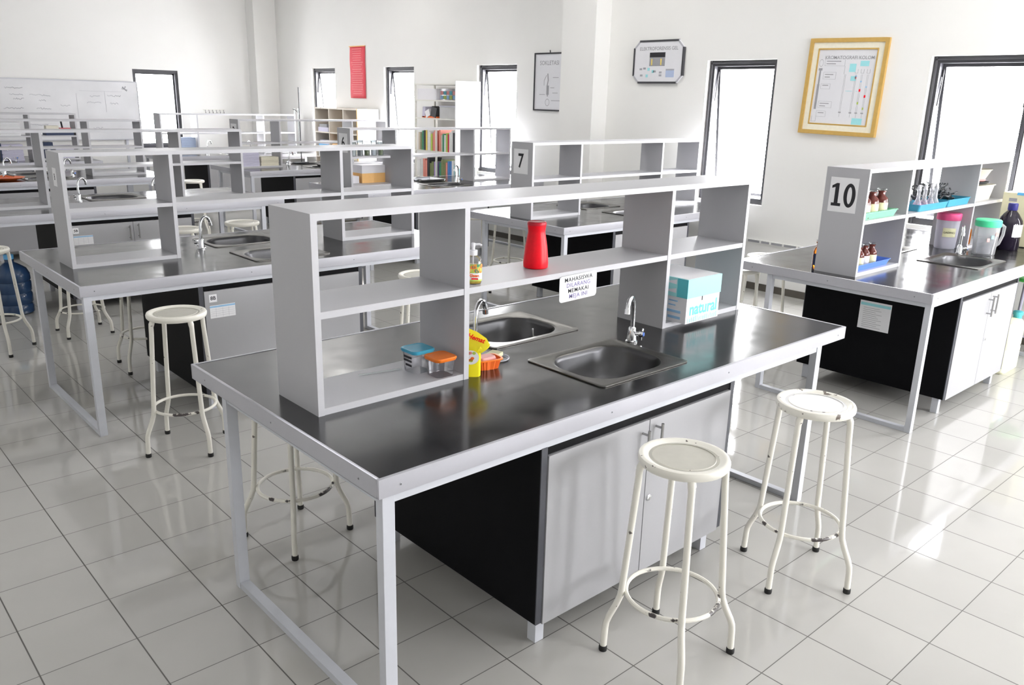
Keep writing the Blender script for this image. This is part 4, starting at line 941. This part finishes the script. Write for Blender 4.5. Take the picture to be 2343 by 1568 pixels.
t = thing('medicine_box', 'clear box of small coloured packets on the top level of the book rack', 'box', (RX+.03, RY0+.05, LEV[5]+.018)); MB().box(0,0,0,.22,.36,.15).build('case', M['clear'], t)
m = MB()
for i in range(5):
    for j in range(2): m.cur = (i*2+j) % 4; m.box(.002,.02+.066*i,.012+.058*j,.05,.075+.066*i,.06+.058*j)
m.build('packets', [M['blueink'], M['pink'], BOOK[4], M['cyandark']], t)
t = thing('grey_drum', 'grey storage box on the second level of the book rack', 'box', (RX+.03, RY0+.05, LEV[4]+.018)); MB().box(0,0,0,.25,.36,.15).build('case', M['greytub'], t, .004); MB().box(-.004,-.004,.15,.254,.364,.17).build('lid', M['milky'], t, .003)
t = thing('camera_bag', 'dark bundle of cloth and folders on the second level of the book rack', 'bundle', (RX+.03, RY0+.48, LEV[4]+.018))
m = MB(); m.obox((.1,.08,.08),.18,.12,.13,Matrix.Rotation(.25,3,'X')); m.cur = 1; m.obox((.1,.22,.06),.18,.10,.09,Matrix.Rotation(-.4,3,'X')); m.cur = 2; m.obox((.1,.32,.075),.16,.06,.14,Matrix.Rotation(.12,3,'X')); m.cur = 3; m.box(.02,.02,0,.2,.36,.02); m.build('bundle', [BOOK[9], M['white'], M['lavender'], M['orange']], t)

# ------------------------------------------------------------------ cubby cabinet under the banner
t = thing('cubby_cabinet', 'pale pigeonhole cabinet with a white side, under the red banner', 'cabinet', (5.95, 9.68, 0))
cw, cd, ch = 1.30, .38, 1.615; cols = [0,.42,.86,1.30]; zs = [.04,.43,.82,1.215,1.595]
MB().box(-.002,-.02,0,cd,0,ch).build('side_panel', M['white'], t); m = MB(); m.box(-.012,-.022,0,-.002,.004,ch); m.build('orange_edge', M['wooddark'], t)
MB().box(0,cw,0,cd,cw+.02,ch).build('side_panel', M['wood'], t); MB().box(cd-.012,0,0,cd,cw,ch).build('back_panel', M['wood'], t)
for c_ in cols[1:3]: MB().box(0,c_-.01,.04,cd-.012,c_+.01,ch-.02).build('divider', M['wood'], t)
for z in zs: MB().box(0,0,z,cd-.012,cw,z+.018).build('shelf_board', M['wood'], t)
def inbox(name, lab, y0, y1, z, h, m_, cat='box', d=.28): return tag(MB().box(5.965, 9.68+y0, z, 5.965+d, 9.68+y1, z+h).build(name, m_, None, .002), lab, cat)
inbox('magazine_pile', 'pile of dark and white magazines in the top pigeonhole by the window', .92, 1.24, 1.233, .07, M['lavender'], 'magazines')
inbox('dark_folder', 'dark folder on the magazine pile in the top pigeonhole', .96, 1.2, 1.303, .05, M['greyink'], 'folder')
inbox('blue_folder', 'blue folder in the second pigeonhole by the window', .90, 1.24, .838+.16, .04, M['bluetape'], 'folder')
inbox('paper_pile', 'white paper pile under the blue folder', .90, 1.25, .838, .16, M['white'], 'paper stack')
inbox('violet_folder', 'violet folder on top of the blue folder', .92, 1.2, .838+.20, .06, M['lavender'], 'folder')
inbox('orange_folder', 'orange folder in the middle second-row pigeonhole', .46, .80, .838+.12, .10, M['wooddark'], 'folder')
inbox('paper_pile', 'white paper pile under the orange folder', .45, .82, .838, .12, M['white'], 'paper stack')
inbox('paper_pile', 'cream paper pile in the near second-row pigeonhole', .04, .38, .838, .17, M['cream'], 'paper stack')

# ------------------------------------------------------------------ light
wd_ = bpy.data.worlds.new('bright_overcast'); SC.world = wd_; wd_.use_nodes = True
bg = wd_.node_tree.nodes['Background']; bg.inputs['Color'].default_value = (1., 1., 1.02, 1); bg.inputs['Strength'].default_value = 16.0
def area(name, loc, rot, sx, sy, power=None, portal=False, col=(1,1,1)):
    l = bpy.data.lights.new(name, 'AREA'); l.shape = 'RECTANGLE'; l.size, l.size_y = sx, sy; l.color = col
    if portal: l.cycles.is_portal = True
    else: l.energy = power
    o = bpy.data.objects.new(name, l); C.objects.link(o); o.location = loc; o.rotation_euler = rot
    return o
for i, (a, wd) in enumerate(WIN): area('window_portal', (XW+WT+.15, a-wd/2, (WZ0+WZ1)/2), (0, math.radians(90), 0), WZ1-WZ0, wd, portal=True)
area('window_portal', ((BX0+BX1)/2, YB+WT+.02, 1.5), (math.radians(-90), 0, 0), BX1-BX0, 1.29, portal=True)
for a, b in FILL_WIN: area('window_portal', ((a+b)/2, YF-WT-.02, (WZ0+WZ1)/2), (math.radians(90), 0, 0), b-a, WZ1-WZ0, portal=True)
# unseen ceiling lights, added for fill and the bright spot on the floor
for x, y in ((4.6, .2), (4.6, 4.4), (4.6, 8.6)):
    area('ceiling_fill', (x, y, ZC-.03), (0, 0, 0), 1.2, .3, 9., col=(1, .98, .94))

# ------------------------------------------------------------------ camera
yaw, pit, rol = math.radians(47.594), math.radians(16.407), math.radians(1.487)
cy, sy_, cp, sp2 = math.cos(yaw), math.sin(yaw), math.cos(pit), math.sin(pit)
f = Vector((cy*cp, sy_*cp, -sp2)); r = Vector((sy_, -cy, 0)); u = r.cross(f)
r2 = math.cos(rol)*r + math.sin(rol)*u; u2 = -math.sin(rol)*r + math.cos(rol)*u
cam = bpy.data.cameras.new('camera'); co = bpy.data.objects.new('camera', cam); C.objects.link(co)
co.matrix_world = Matrix(((r2.x,u2.x,-f.x,-1.0809),(r2.y,u2.y,-f.y,-1.6914),(r2.z,u2.z,-f.z,1.8061),(0,0,0,1)))
cam.sensor_fit = 'HORIZONTAL'; cam.sensor_width = 36; cam.lens = 1883.14/2343*36; cam.clip_start = .05
SC.camera = co
SC.view_settings.view_transform = 'Standard'; SC.view_settings.look = 'None'; SC.view_settings.gamma = 1; SC.view_settings.use_curve_mapping = False
SC.view_settings.exposure = 1.3
SC.cycles.use_denoising = True
SC.cycles.max_bounces = 10; SC.cycles.diffuse_bounces = 6; SC.cycles.transparent_max_bounces = 24
SC.cycles.sample_clamp_indirect = 6
